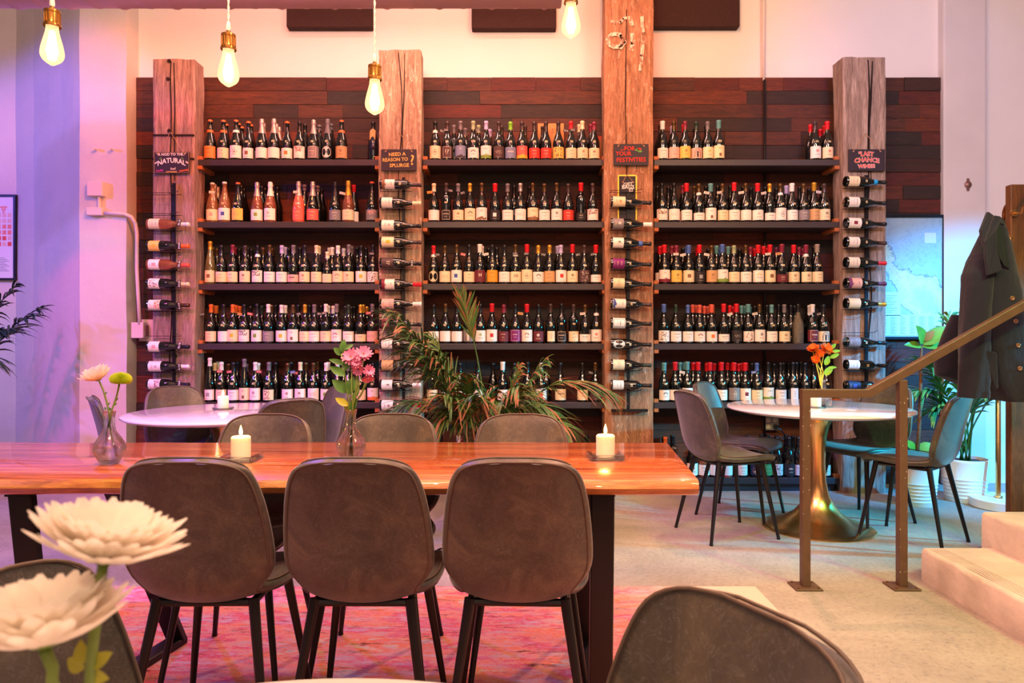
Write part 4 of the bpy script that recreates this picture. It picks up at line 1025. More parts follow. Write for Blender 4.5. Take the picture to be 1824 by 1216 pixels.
def d1(q, w2, h2):
    for k in range(26):
        a = 2 * PI * k / 26
        q.box(-w2 + .004, w2 - .004, YS, -.004, h2 - .005, h2 - .0042, 1) if k == 0 else None
    q.box(-w2 + .005, -w2 + .0058, YS, -.004, -h2 + .005, h2 - .005, 1); q.box(w2 - .0058, w2 - .005, YS, -.004, -h2 + .005, h2 - .005, 1); q.box(-w2 + .005, w2 - .005, YS, -.004, -h2 + .005, -h2 + .0058, 1)
    flat_text(q, '“A NOD TO THE..”', .026, 0, h2 - .018, YS, 0, .0006)
    flat_text(q, '“NATURAL”', .050, 0, -.002, YS, 0, .0012, sx=.92, warp=lambda x, z: (x, z + .018 - x * x * 2.2))
    flat_text(q, 'Funky', .022, -w2 * .66, -h2 + .022, YS, 5, .0004, rot=.2); flat_text(q, 'Fun!', .022, .012, -h2 + .034, YS, 0, .0004, rot=.1)
    flat_text(q, 'ORANGE', .017, w2 * .68, -h2 + .02, YS, 4, .0004, rot=.15); flat_text(q, 'SUSTAINABLE', .013, 0, -h2 + .012, YS, 1, .0003)
    for s_ in (-1, 1):
        for r_ in (.6, 1.6):
            cx, cz = s_ * w2 * .58, h2 * .42; dx, dz = math.cos(r_ if s_ > 0 else PI - r_) * .02, math.sin(r_) * .02
            q.add([(cx, YS, cz - .01), (cx + dx * .5 + .005, YS, cz + dz * .5 - .01), (cx + dx, YS, cz + dz - .01), (cx + dx * .5 - .005, YS, cz + dz * .5 - .01)], [(0, 1, 2, 3)], 3)
sign('chalkboard_sign', 'purple black chalkboard lettered NATURAL, hanging on the leftmost post', 274, 271, 338, 309, (304, 236), 5.178, d1, rot=-.01)
def d2(q, w2, h2):
    flat_text(q, 'NEED A', .036, -.012, h2 * .52, YS, 1, .0006, rot=.05); flat_text(q, 'REASON TO', .036, -.026, h2 * .02, YS, 1, .0006, rot=.04, sx=.95); flat_text(q, 'SPLURGE', .036, .004, -h2 * .52, YS, 1, .0006, rot=.02)
    flat_text(q, '?', .105, w2 * .76, -.004, YS, 1, .001)
sign('chalkboard_sign', 'dark chalkboard lettered NEED A REASON TO SPLURGE in gold, second post', 679, 266, 742, 304, (711, 236), 5.178, d2)
def d3(q, w2, h2):
    flat_text(q, '...FOR', .042, -.026, h2 * .56, YS, 2, .0006); flat_text(q, 'YOUR', .042, -.056, h2 * .08, YS, 2, .0006); flat_text(q, 'FESTIVITIES', .044, 0, -h2 * .50, YS, 2, .0006, rot=.02)
    for k, (cx, cz, r_) in enumerate([(.045, .034, .3), (.065, .024, -.5), (.06, .04, .9)]):
        pts = [(cx + (.018 if j % 2 else .010) * math.cos(2 * PI * j / 12 + r_) * 1.2, YS, cz + (.011 if j % 2 else .007) * math.sin(2 * PI * j / 12 + r_)) for j in range(12)]
        q.add(pts, [tuple(range(12))], 3 if k != 2 else 2)
sign('chalkboard_sign', 'dark chalkboard lettered FOR YOUR FESTIVITIES in red, tall orange post', 1093, 256.5, 1155, 294.5, (1122, 226), 5.178, d3)
def d4(q, w2, h2):
    for mi, bold, y in ((0, .0024, YS), (2, .0010, YS - .0004)):
        flat_text(q, '"LAST', .046, -.006, h2 * .56, y, mi, bold, sx=.95, warp=lambda x, z: (x, z - x * x * 1.5)); flat_text(q, 'CHANCE', .046, 0, h2 * .02, y, mi, bold, sx=.98, warp=lambda x, z: (x, z - x * x * 1.2)); flat_text(q, 'WINES!', .038, -.002, -h2 * .58, y, mi, bold, rot=.03)
sign('chalkboard_sign', 'blue black chalkboard lettered LAST CHANCE WINES in red, rightmost post', 1511, 266, 1576, 304.5, (1542, 238), 5.178, d4)
a, b2 = P(1101, 392, 5.19), P(1133, 313, 5.19)
q = MB(); w2 = (b2.x - a.x) / 2; h2 = (b2.z - a.z) / 2
root = thing('framed_chalkboard', 'tall narrow gold edged chalkboard behind the rack, tall orange post', 'sign', ((a.x + b2.x) / 2, 5.183, (a.z + b2.z) / 2))
q.box(-w2, w2, 0, .007, -h2, h2); q.build('board', slate, root)
q = MB()
for s_ in (-1, 1): q.box(s_ * w2 - .005, s_ * w2 + .005, -.004, .006, -h2, h2)
q.box(-w2, w2, -.004, .006, h2 - .005, h2 + .005); q.build('gold_edge', M('gold_paint', (226, 190, 60), .4, .3), root)
def d5(q, w2, h2):
    flat_text(q, 'GIFT', .034, 0, h2 * .42, YS, 0, .0004, rot=.1); flat_text(q, 'BAGS', .038, 0, -h2 * .12, YS, 0, .0006); flat_text(q, '$2', .03, w2 * .4, -h2 * .66, YS, 0, .0004)
sign('chalkboard_sign', 'tiny chalkboard lettered in white hung on the narrow framed board', 1106, 323, 1131, 342, (1117, 311), 5.174, d5)
# ================================================================== FURNITURE
def leather():
    m, nt, b = nmat('worn_brown_leather')
    n = noise_node(nt, 9, 9, 0.68, dist=0.8); r = ramp(nt, [(0.32, (38, 33, 25)), (0.5, (62, 54, 40)), (0.68, (92, 81, 60))]); nt.links.new(n.outputs['Fac'], r.inputs['Fac'])
    n2 = noise_node(nt, 26, 5, 0.6, dist=2.6, off=(3, 3, 3)); r2 = ramp(nt, [(0.49, (255, 255, 255)), (0.5, (205, 205, 195)), (0.51, (255, 255, 255))])
    nt.links.new(n2.outputs['Fac'], r2.inputs['Fac'])
    inv = nt.nodes.new('ShaderNodeInvert'); nt.links.new(r2.outputs['Color'], inv.inputs['Color'])
    out = mixc(nt, 0.20, r.outputs['Color'], inv.outputs['Color'], 'ADD')
    nt.links.new(out, b.inputs['Base Color'])
    b.inputs['Roughness'].default_value = 0.42; b.inputs['Sheen Weight'].default_value = 0.3; b.inputs['Specular IOR Level'].default_value = 0.7
    n3 = noise_node(nt, 60, 5, 0.6); bp = nt.nodes.new('ShaderNodeBump'); bp.inputs['Strength'].default_value = 0.12; bp.inputs['Distance'].default_value = 0.004
    nt.links.new(n3.outputs['Fac'], bp.inputs['Height']); nt.links.new(bp.outputs['Normal'], b.inputs['Normal'])
    return m
leather_m = leather(); seam_m = M('leather_piping', (92, 78, 66), 0.45); steel = M('black_powder_steel', (24, 21, 22), 0.38, 0.2)
CP = [(.222, .445, .120, .002), (.214, .459, .160, .006), (.195, .470, .184, .010), (.14, .478, .200, .012), (.05, .472, .205, .014), (-.04, .463, .198, .020), (-.11, .458, .172, .030), (-.158, .467, .150, .036),
      (-.187, .497, .170, .046), (-.202, .545, .194, .048), (-.214, .61, .195, .044), (-.227, .68, .189, .038), (-.240, .735, .181, .034), (-.252, .782, .169, .030), (-.260, .812, .154, .026), (-.266, .832, .132, .016), (-.270, .845, .098, .007), (-.272, .852, .050, .0)]
def dense(pts):
    out = []
    for i in range(len(pts) - 1):
        p0, p1, p2, p3 = pts[max(0, i - 1)], pts[i], pts[i + 1], pts[min(len(pts) - 1, i + 2)]
        for t in (0.0, 0.5):
            out.append(tuple(.5 * ((2 * p1[k]) + (-p0[k] + p2[k]) * t + (2 * p0[k] - 5 * p1[k] + 4 * p2[k] - p3[k]) * t * t + (-p0[k] + 3 * p1[k] - 3 * p2[k] + p3[k]) * t ** 3) for k in range(4)))
    return out + [pts[-1]]
CP = dense(CP)
def shell_pt(i, s):
    y, z, hw, k = CP[i]
    a = CP[max(0, i - 1)]; c = CP[min(len(CP) - 1, i + 1)]
    ty, tz = c[0] - a[0], c[1] - a[1]; l = math.hypot(ty, tz); ny, nz = tz / l, -ty / l      # towards the sitter
    d = k * abs(s) ** 2.4
    return Vector((s * hw, y + ny * d, z + nz * d)), Vector((0, ny, nz))
def make_chair():
    root = thing('dining_chair', '', 'chair')
    q = MB(); NC = 12; vs = []
    for i in range(len(CP)):
        for j in range(NC + 1):
            vs.append(shell_pt(i, -1 + 2 * j / NC)[0])
    fs = [(i * (NC + 1) + j, (i + 1) * (NC + 1) + j, (i + 1) * (NC + 1) + j + 1, i * (NC + 1) + j + 1) for i in range(len(CP) - 1) for j in range(NC)]
    q.add(vs, fs)
    me = bpy.data.meshes.new('seat_shell'); me.from_pydata([tuple(v) for v in q.v], [], q.f); me.materials.append(leather_m)
    for p in me.polygons: p.use_smooth = True
    me.update()
    o = link('seat_shell', me, root)
    so = o.modifiers.new('thick', 'SOLIDIFY'); so.thickness = 0.024; so.offset = 1.0 if me.polygons[len(me.polygons) // 2].normal.y < 0 else -1.0
    su = o.modifiers.new('sub', 'SUBSURF'); su.levels = 1; su.render_levels = 2
    # piping
    q = MB()
    for side in (1, -1):
        path = [shell_pt(i, -.955) for i in range(len(CP))] + [shell_pt(len(CP) - 1, 0)] + [shell_pt(i, .955) for i in range(len(CP) - 1, -1, -1)]
        pts = [p + n * (.0022 if side > 0 else -.0262) for p, n in path]
        pts += [shell_pt(0, 0)[0] + shell_pt(0, 0)[1] * (.0022 if side > 0 else -.0262), pts[0]]
        q.tube(pts, .0028, 6, cap=False)
    q.build('piping', seam_m, root, smooth=True)
    q = MB()
    for sx in (-1, 1):
        q.tube([(sx * .128, -.135, .436), (sx * .128, .14, .436)], .0115, 8)
    for yy in (-.135, .14): q.tube([(-.128, yy, .436), (.128, yy, .436)], .0115, 8)
    for (x, y) in ((-.09, -.12), (.09, -.12), (-.1, .12), (.1, .12)): q.tube([(x, y, .436), (x, y, .450)], .014, 8)
    q.build('under_frame', steel, root, smooth=False)
    for (tx, ty, fx, fy) in ((-.130, -.137, -.195, -.225), (.130, -.137, .195, -.225), (-.130, .142, -.19, .215), (.130, .142, .19, .215)):
        q = MB(); q.tube([(tx, ty, .447), (tx + (fx - tx) * .05, ty + (fy - ty) * .05, .42), (fx, fy, .008)], [.0150, .0148, .0090], 12)
        q.tube([(fx, fy, 0.0), (fx, fy, .010)], .0105, 10)
        set_sharp(q.build('leg', steel, root).data, 40)
    return root
proto = make_chair()
CH = []
def chair(x, y, ang, label, group, zoff=0.0):
    o = proto if not CH else copy_tree(proto)
    o.location = (x, y, zoff); o.rotation_euler = (0, 0, math.radians(ang - 90)); o['label'] = label
    if group: o['group'] = group
    CH.append(o); return o
RUG = .008
g = 'chairs along the near side of the long table'
chair(-.835, 2.045, 91, 'worn brown leather chair, back to viewer, leftmost on near side of long table', g, RUG)
chair(-.405, 2.045, 89.5, 'worn brown leather chair, back to viewer, middle on near side of long table', g, RUG)
chair(.020, 2.045, 88, 'worn brown leather chair, back to viewer, rightmost on near side of long table', g, RUG)
g = 'chairs along the far side of the long table'
chair(-.955, 2.49, -90, 'taupe leather chair behind the burning candle, leftmost on far side of long table', g, RUG)
chair(-.475, 2.50, -91, 'taupe leather chair behind the pink flower vase, far side of long table', g, RUG)
chair(.045, 2.49, -88, 'taupe leather chair below the palm, rightmost on far side of long table', g, RUG)
g = 'chairs around the left round table'
chair(-1.97, 3.82, 32, 'dark chair seen nearly edge on, left of the left round table', g)
chair(-1.92, 4.20, -42, 'dark chair behind the left round table, below the leftmost post rack', g)
chair(-1.26, 3.74, 128, 'dark brown chair turned away, near right of the left round table', g)
chair(-1.28, 4.26, 218, 'violet lit chair behind the brown chair at the left round table', g)
g = 'chairs around the right round table'
chair(1.27, 4.15, 16, 'purple brown chair at the left of the right round table, nearest the long table', g)
chair(1.50, 4.60, -38, 'blue lit chair behind the purple chair at the right round table', g)
chair(2.22, 4.44, 207, 'brown chair behind the handrail, far right side of the right round table', g)
chair(2.29, 4.02, 130, 'turquoise lit chair in front of the white plant pots', g)
chair(.035, .668, 208, 'large close up chair back cut off at the bottom edge, right of centre', None, RUG)
chair(-.418, .832, 348, 'close up olive chair back behind the big white flowers, bottom left corner', None, RUG)
# -------------------------------------------------- long live-edge table
tw = wood('acacia_tabletop', [(0.28, (112, 48, 22)), (0.42, (164, 78, 36)), (0.55, (194, 104, 50)), (0.7, (218, 142, 80)), (0.85, (150, 66, 30))], (0.5, 7, 5), 3.2, 0.24, coat=0.6, bump=0.02, seed=5, dist=1.0, flecks=((96, 44, 22), 0.68, 0.74, 4, (.8, 8, 8)))
te = wood('acacia_live_edge', [(0.3, (150, 84, 30)), (0.5, (196, 124, 50)), (0.75, (214, 156, 74))], (1.2, 4, 9), 4, 0.35, coat=0.4, bump=0.3, seed=8)
root = thing('long_table', 'long glossy live edge wooden table on black steel legs', 'table', (-.6, 2.34, RUG))
X0, X1, TZ, TH = -2.0, .0, .752, .045
q = MB(); n = 90; vs = []
xl, xr_ = -1.5, 1.128
def edge_y(x, side):
    return side * (.355 + .006 * math.sin(x * 3 + side) + .004 * math.sin(x * 9.0 + 2 * side) + .002 * math.sin(x * 23))
for k in range(n + 1):
    x = xl + (xr_ - xl) * k / n
    t = (xr_ - x)
    a, b2 = edge_y(x, -1), edge_y(x, 1)
    endx = x + (.02 * (1 if k == n else 0))
    w_ = .006 * noise.noise(Vector((x * 5, 1, 0)))
    sec = [(a + .012, TZ), (a + .002, TZ - .006), (a - .004 + w_, TZ - .022), (a + .006 + w_ * .5, TZ - .038), (a + .022, TZ - TH), (b2 - .022, TZ - TH), (b2, TZ - .03), (b2, TZ - .008), (b2 - .01, TZ)]
    if k == n: sec = [(y * (.985), z) for y, z in sec]
    vs += [(x + (.065 * (y + .355) / .71 if x > 1 else 0), y, z) for y, z in sec]
m_ = 9; fs = []; mi = []
for k in range(n):
    for j in range(m_):
        a, b2 = k * m_ + j, k * m_ + (j + 1) % m_
        fs.append((a, a + m_, b2 + m_, b2)); mi.append(1 if j in (0, 1, 2, 3, 5, 6, 7) else 0)
o_ = len(q.v); q.add(vs, fs); q.m = mi
q.add([vs[n * m_ + j] for j in range(m_)], [tuple(range(m_))], 1); q.add([vs[j] for j in range(m_)], [tuple(range(m_ - 1, -1, -1))], 1)
o = q.build('tabletop', [tw, te], root); set_sharp(o.data, 40)
def bar(q, p0, p1, w_, d_):
    """rectangular bar between two points"""
    p0, p1 = Vector(p0), Vector(p1)
    vs = []
    for p in (p0, p1):
        vs += [(p.x - w_ / 2, p.y - d_ / 2, p.z), (p.x + w_ / 2, p.y - d_ / 2, p.z), (p.x + w_ / 2, p.y + d_ / 2, p.z), (p.x - w_ / 2, p.y + d_ / 2, p.z)]
    q.add(vs, [(3, 2, 1, 0), (4, 5, 6, 7), (0, 1, 5, 4), (1, 2, 6, 5), (2, 3, 7, 6), (3, 0, 4, 7)])
for (ly, tx, fx, ty, fy) in (('near', -.835, -.79, -.285, -.25), ('far', -.835, -.66, .13, .30), ('near', .865, .86, -.285, -.27), ('far', .865, .86, .13, .29)):
    q = MB(); bar(q, (tx, ty, TZ - TH - .008), (fx, fy, .018), .068, .03); bevel(q.build('leg', steel, root), .003, 1)
for (x, x2) in ((-.79, -.66), (.86, .86)):
    q = MB(); vs = [(x - .034, -.265, 0), (x + .034, -.265, 0), (x2 + .034, .315, 0), (x2 - .034, .315, 0)]
    q.add(vs + [(a, b_, .026) for a, b_, _ in vs], [(3, 2, 1, 0), (4, 5, 6, 7), (0, 1, 5, 4), (1, 2, 6, 5), (2, 3, 7, 6), (3, 0, 4, 7)]); bevel(q.build('foot_bar', steel, root), .003, 1)
for x in (-.835, .865):
    q = MB(); q.box(x - .034, x + .034, -.31, .31, TZ - TH - .012, TZ - TH - .001); q.build('top_plate', steel, root)
TT = TZ + RUG
# -------------------------------------------------- tulip tables
white_top = M('white_table_lacquer', (238, 228, 226), 0.12, coat=0.6)
def brass():
    m, nt, b = nmat('brushed_brass')
    n = noise_node(nt, 40, 4, 0.6, (1, 1, .05)); r = ramp(nt, [(0.3, (236, 176, 104)), (0.7, (250, 206, 136))]); nt.links.new(n.outputs['Fac'], r.inputs['Fac']); nt.links.new(r.outputs['Color'], b.inputs['Base Color'])
    b.inputs['Metallic'].default_value = 1; b.inputs['Roughness'].default_value = 0.26; b.inputs['Anisotropic'].default_value = 0.5; return m
brass_m = brass()
def tulip(x, y, label, R=.53, z0=0.0):
    root = thing('round_table', label, 'table', (x, y, z0), group=None)
    q = MB(); q.lathe([(0, .735), (R - .012, .735), (R - .002, .731), (R, .724), (R - .008, .716), (R - .07, .702), (0, .700)], 96)
    o = q.build('tabletop', white_top, root); set_sharp(o.data, 50)
    q = MB(); pr = [(0, 0), (.325, 0), (.326, .004), (.318, .010), (.27, .022), (.20, .048), (.14, .088), (.095, .14), (.066, .20), (.050, .28), (.044, .38), (.045, .47), (.052, .55), (.068, .62), (.095, .67), (.125, .695), (.14, .702), (0, .702)]
    q.lathe(pr, 64); o = q.build('pedestal', brass_m, root); set_sharp(o.data, 60)
    return root
tulip(-1.635, 4.0, 'white round pedestal table at the left with one burning candle')
tulip(1.863, 4.28, 'white round table on a flared brass pedestal at the right')
tulip(-.20, .355, 'white round table edge just showing at the bottom of the picture', z0=RUG)
# -------------------------------------------------- handrail
rail_m = M('brown_painted_steel', (92, 66, 50), 0.42, bump=0.15, bscale=40, var=0.12, vscale=20)
chip_m = M('paint_chip', (196, 176, 160), .8)
YR = 3.26
root = thing('handrail', 'brown square steel handrail rising over the steps at the right', 'handrail', P(1520, 1045, YR))
ro = root.location.copy(); root.location.z = 0; ro.z = 0
def R_(x, y, Y=YR): return P(x, y, Y) - ro
zr = .9; 
for k, x in enumerate((1434, 1606)):
    t = R_(x, 0); topz = R_(0, 700).z if k == 0 else R_(0, 676).z
    q = MB(); q.box(t.x - .019, t.x + .019, -.019, .019, .008, topz + (.019 if k == 0 else 0)); o = q.build('post', rail_m, root); bevel(o, .003, 2)
    q = MB(); rr = random.Random(k)
    for i in range(16):
        z = rr.uniform(.05, .88); s_ = rr.uniform(.001, .003); xx = t.x + rr.choice([-.0185, -.0172, .0165, rr.uniform(-.015, .015)])
        q.box(xx, xx + s_, -.0196, -.0188, z, z + s_ * rr.uniform(1, 3))
    q.build('paint_chips', chip_m, o)['kind'] = 'stuff'
    q = MB(); q.box(t.x - .062, t.x + .062, -.055, .055, 0, .009); o = q.build('base_plate', rail_m, root); bevel(o, .002, 1)
    for sx in (-1, 1):
        for sy in (-1, 1):
            q = MB(); q.tube([(t.x + sx * .046, sy * .04, .009), (t.x + sx * .046, sy * .04, .014)], .006, 6); q.build('bolt', rail_m, o)
a, b2, c, d_ = R_(1434, 700), R_(1545, 700.5), R_(1606, 668), R_(2150, 358)
q = MB(); q.tube([a + Vector((-.0196, 0, 0)), b2, d_], .0194, sq=True); bevel(q.build('top_rail', rail_m, root), .003, 2)
q = MB(); q.box(d_.x - .12, d_.x - .082, -.019, .019, .465, d_.z - .04)
q.build('post', rail_m, root)
# -------------------------------------------------- candles
wax = M('candle_wax', (246, 230, 198), 0.5, sss=0.5, emit=(255, 214, 150), es=0.22)  # weak emission stands in for flame light soaking through the wax
def glass_mat(name, rgb=(255, 255, 255), rough=0.0, ior=1.45):
    m, nt, b = nmat(name); b.inputs['Base Color'].default_value = lin(rgb) + (1,); b.inputs['Roughness'].default_value = rough
    b.inputs['Transmission Weight'].default_value = 1; b.inputs['IOR'].default_value = ior
    tr = nt.nodes.new('ShaderNodeBsdfTransparent'); mx = nt.nodes.new('ShaderNodeMixShader'); out = nt.nodes['Material Output']
    mx.inputs[0].default_value = 0.68; nt.links.new(tr.outputs[0], mx.inputs[1]); nt.links.new(b.outputs[0], mx.inputs[2]); nt.links.new(mx.outputs[0], out.inputs['Surface']); return m
clear = glass_mat('clear_glass', (250, 250, 250)); water = glass_mat('vase_water', (244, 248, 250), ior=1.33)
flame_m = M('candle_flame', (255, 200, 120), .5, emit=(255, 196, 96), es=26); wick_m = M('candle_wick', (40, 30, 26), .9)
def candle(x, y, Y, z, label, pw=15, r=.031, h=.072, dish='square'):
    p = P(x, y, Y)
    d = thing('candle_dish', 'clear glass %s dish under %s' % (dish, label.replace('small ', '').replace('framed by the handrail ', '')), 'candle dish', (p.x, Y, z), group='glass candle dishes')
    q = MB()
    if dish == 'square':
        q.box(-.052, .052, -.052, .052, 0, .007)
        for (a, b_, c, e) in ((-.056, .056, -.056, -.044), (-.056, .056, .044, .056), (-.056, -.044, -.044, .044), (.044, .056, -.044, .044)): q.box(a, b_, c, e, .004, .019)
        o = q.build('glass_dish', clear, None); bevel(o, .003, 2)
    else:
        q.lathe([(0, 0), (.055, 0), (.062, .010), (.060, .012), (.052, .006), (0, .006)], 32); o = q.build('glass_dish', clear, None, smooth=True)
    o.parent = d
    z1 = z + (.0075 if dish == 'square' else .0065)
    root = thing('pillar_candle', 'burning ' + label, 'candle', (p.x, Y, z1), group='burning white candles')
    q = MB(); q.lathe([(0, 0), (r, 0), (r, .001), (r, h - .004), (r - .004, h), (r - .009, h - .003), (0, h - .006)], 40)
    o = q.build('wax_body', wax, root); set_sharp(o.data, 40)
    q = MB(); q.tube([(0, 0, h - .008), (.0005, 0, h + .008)], .0012, 6); q.build('wick', wick_m, root)
    q = MB(); fz = h + .002; q.lathe([(0, fz), (.0036, fz + .003), (.0058, fz + .009), (.0056, fz + .014), (.0038, fz + .022), (.0016, fz + .030), (0, fz + .034)], 14)
    o = q.build('flame', flame_m, root, smooth=True); o.visible_shadow = True
    l = bpy.data.lights.new('candle_light', 'POINT'); l.energy = 1.6; l.color = lin((255, 170, 80)); l.shadow_soft_size = .012
    lo = bpy.data.objects.new('candle_light', l); lo.location = (p.x, Y - .0, z1 + h + .05); COL.objects.link(lo)
candle(429, 820, 2.30, TT, 'white candle on the long table, left of the pink flowers')
candle(1078.5, 817, 2.335, TT, 'white candle near the right end of the long table')
candle(397.5, 729, 4.12, .735, 'small white candle on the left round table', dish='round')
candle(1453, 723, 4.22, .735, 'small white candle framed by the handrail on the right round table', dish='round')
# -------------------------------------------------- vases and flowers
def vase(x, Y, z, label, h=.168, r=.0485, s=1.0):
    px = P(x, 0, Y).x
    root = thing('bud_vase', label, 'vase', (px, Y, z), group='clear glass bud vases')
    pr = [(0, 0), (.024, 0), (.028, .003), (.036, .018), (.0465, .038), (.0485, .052), (.044, .068), (.032, .086), (.021, .102), (.0165, .120), (.0155, .145), (.0185, .166), (.0195, .168)]
    inn = [(.0175, .166), (.0140, .145), (.0148, .120), (.0190, .102), (.0295, .086), (.0412, .068), (.0455, .052), (.0440, .039), (.033, .020), (.020, .010), (0, .009)]
    k = r / .0485; hz = h / .168
    q = MB(); q.lathe([(a * k, b_ * hz) for a, b_ in pr + inn], 40); q.build('glass_vessel', clear, root, smooth=True)
    wl = [(0, .0092), (.0199, .0102), (.0328, .0205), (.0437, .039), (.0452, .052), (.0425, .062), (0, .062)]
    q = MB(); q.lathe([(a * k * .995, b_ * hz) for a, b_ in wl], 40); q.build('water', water, root, smooth=False)
    return root
stem_m = M('flower_stem_green', (118, 140, 60), 0.5); leafm = M('bouquet_leaf', (72, 118, 40), 0.45, var=.25, vscale=30); leafy = M('bouquet_leaf_yellow', (170, 168, 50), 0.45)
def petal(q, c, ax, d, L_, W_, cup, mi=0, lift=0.0, nseg=4, blunt=False):
    """strip petal from centre c, outwards along d, curling towards axis ax"""
    side = ax.cross(d).normalized(); vs = []
    for i in range(nseg + 1):
        t = i / nseg; w_ = W_ * math.sin(PI * min(.97, .12 + .80 * t)) ** .7
        if blunt: w_ = W_ * (.35 + .65 * min(1, t * 1.6)) * (1 - max(0, t - .72) ** 2 * 10.5)
        p = c + d * (L_ * t) + ax * (cup * L_ * t * t + lift)
        sag = ax * (.18 * w_)
        vs += [p - side * w_ + sag, p - sag * .5, p + side * w_ + sag]
    fs = []
    for i in range(nseg):
        for j in (0, 1): fs.append((i * 3 + j, i * 3 + j + 1, i * 3 + j + 4, i * 3 + j + 3))
    q.add(vs, fs, mi)
def basis(ax):
    ax = Vector(ax).normalized(); u = ax.cross(Vector((0, 1, .3))).normalized(); return ax, u, ax.cross(u).normalized()
def bloom(root, name, c, ax, R, mat, layers, per, cup, centre=None, seed=1, cmat=None, w=.16, nseg=5, blunt=False, steep=.9):
    ax, u, v = basis(ax); q = MB(); rr = random.Random(seed)
    for l in range(layers):
        for k in range(per):
            a = 2 * PI * (k + .5 * l + rr.uniform(-.2, .2)) / per
            d = u * math.cos(a) + v * math.sin(a)
            f = 1 - l / (layers + 1.5)
            e = .15 + .9 * l / max(1, layers)
            dd = (d * math.cos(e * steep) + ax * math.sin(e * steep)).normalized()
            petal(q, Vector(c) + ax * (.03 * R * l), ax, dd, R * (f * .55 + .45) * rr.uniform(.9, 1.06), R * w, cup * rr.uniform(.8, 1.2), nseg=nseg, blunt=blunt)
    o = q.build(name, mat, root, smooth=True)
    if centre:
        q = MB(); rz = R * centre
        for i in range(60):
            a = i * 2.39996; rad = rz * math.sqrt(i / 60); p = Vector(c) + u * rad * math.cos(a) + v * rad * math.sin(a) + ax * (rz * .5 * (1 - (i / 60)))
            q.add([p + u * rz * .12, p - u * rz * .06 + v * rz * .1, p - u * rz * .06 - v * rz * .1, p + ax * rz * .3], [(0, 1, 3), (1, 2, 3), (2, 0, 3), (2, 1, 0)])
        q.build('flower_centre', cmat, o)
    q = MB(); p = Vector(c); rb_ = R * .16
    vs = []; n = 12
    for (rad, z) in ((.2, -.16), (1, -.05), (1.2, .12)):
        for k in range(n): a = 2 * PI * k / n; vs.append(p + (u * math.cos(a) + v * math.sin(a)) * rb_ * rad + ax * rb_ * z * 2)
    q.add(vs, [(i * n + k, i * n + (k + 1) % n, (i + 1) * n + (k + 1) % n, (i + 1) * n + k) for i in range(2) for k in range(n)] + [tuple(range(n))]); q.build('calyx', stem_m, o, smooth=True)
    return o
def leaf(q, p, d, up, L_, W_, mi=0, droop=.3):
    d = Vector(d).normalized(); side = d.cross(Vector(up)).normalized(); n_ = side.cross(d).normalized(); vs = []; N = 7
    for i in range(N + 1):
        t = i / N; w_ = W_ * math.sin(PI * min(1, .04 + .95 * t ** .85)) ** .8
        c = Vector(p) + d * L_ * t - n_ * (droop * L_ * t * t)
        vs += [c - side * w_ + n_ * w_ * .25, c, c + side * w_ + n_ * w_ * .25]
    q.add(vs, [(i * 3 + j, i * 3 + j + 1, i * 3 + j + 4, i * 3 + j + 3) for i in range(N) for j in (0, 1)], mi)
def stem(root, pts, r, mat=stem_m, nm='stem'):
    q = MB(); q.tube(pts, r, 8); return q.build(nm, mat, root, smooth=True)
def petal_mat(name, rgb):
    m, nt, b = nmat(name); b.inputs['Base Color'].default_value = lin(rgb) + (1,); b.inputs['Roughness'].default_value = .6
    tl = nt.nodes.new('ShaderNodeBsdfTranslucent'); tl.inputs[0].default_value = lin(rgb) + (1,); mx = nt.nodes.new('ShaderNodeMixShader'); mx.inputs[0].default_value = .45
    nt.links.new(b.outputs[0], mx.inputs[1]); nt.links.new(tl.outputs[0], mx.inputs[2]); nt.links.new(mx.outputs[0], nt.nodes['Material Output'].inputs['Surface']); return m
white_pet = petal_mat('white_petal', (252, 244, 232)); green_pet = M('lime_pompon_petal', (176, 196, 34), 0.6); pink_pet = M('pink_petal', (226, 138, 176), 0.6); orange_pet = M('orange_petal', (228, 104, 26), 0.6)
yel = M('pollen_yellow', (206, 170, 60), 0.8); pinkc = M('pink_flower_heart', (190, 110, 140), .8)
# vase one: white chrysanthemum and green pompon
Y1 = 2.24
vase(195, Y1, TT, 'clear bud vase with one white and one green bloom, long table')
def at(x, y, Y, dy=0): v = P(x, y, Y); v.y += dy; return v
f = thing('cut_flower', 'white chrysanthemum leaning left in the bud vase on the long table', 'flower', at(196, 800, Y1))
fo = f.location.copy(); f_ = lambda x, y, dy=0: at(x, y, Y1) - fo + Vector((0, dy, 0))
stem(f, [f_(187, 806), f_(190, 770), f_(196, 745), f_(190, 715), f_(184, 695), f_(177, 679)], .0028)
bloom(f, 'bloom', f_(176, 677), (-.35, -.15, .92), .050, white_pet, 4, 22, .45, seed=3)
q = MB(); [leaf(q, f_(x, y), d, (0, -1, .2), .012, .003, 0) for x, y, d in ((186, 703, (.6, 0, .8)), (191, 722, (.6, 0, .8)), (189, 730, (-.5, 0, .8)))]; q.build('leaf', leafm, f)
f = thing('cut_flower', 'round lime green pompon bloom in the bud vase on the long table', 'flower', at(200, 805, Y1))
fo = f.location.copy()
stem(f, [f_(206, 812), f_(201, 785), f_(195, 755), f_(200, 728), f_(208, 705), f_(213, 683)], .0028)
q = MB(); ax, u, v = basis((.12, -.1, 1)); cc = f_(215, 676); N = 420
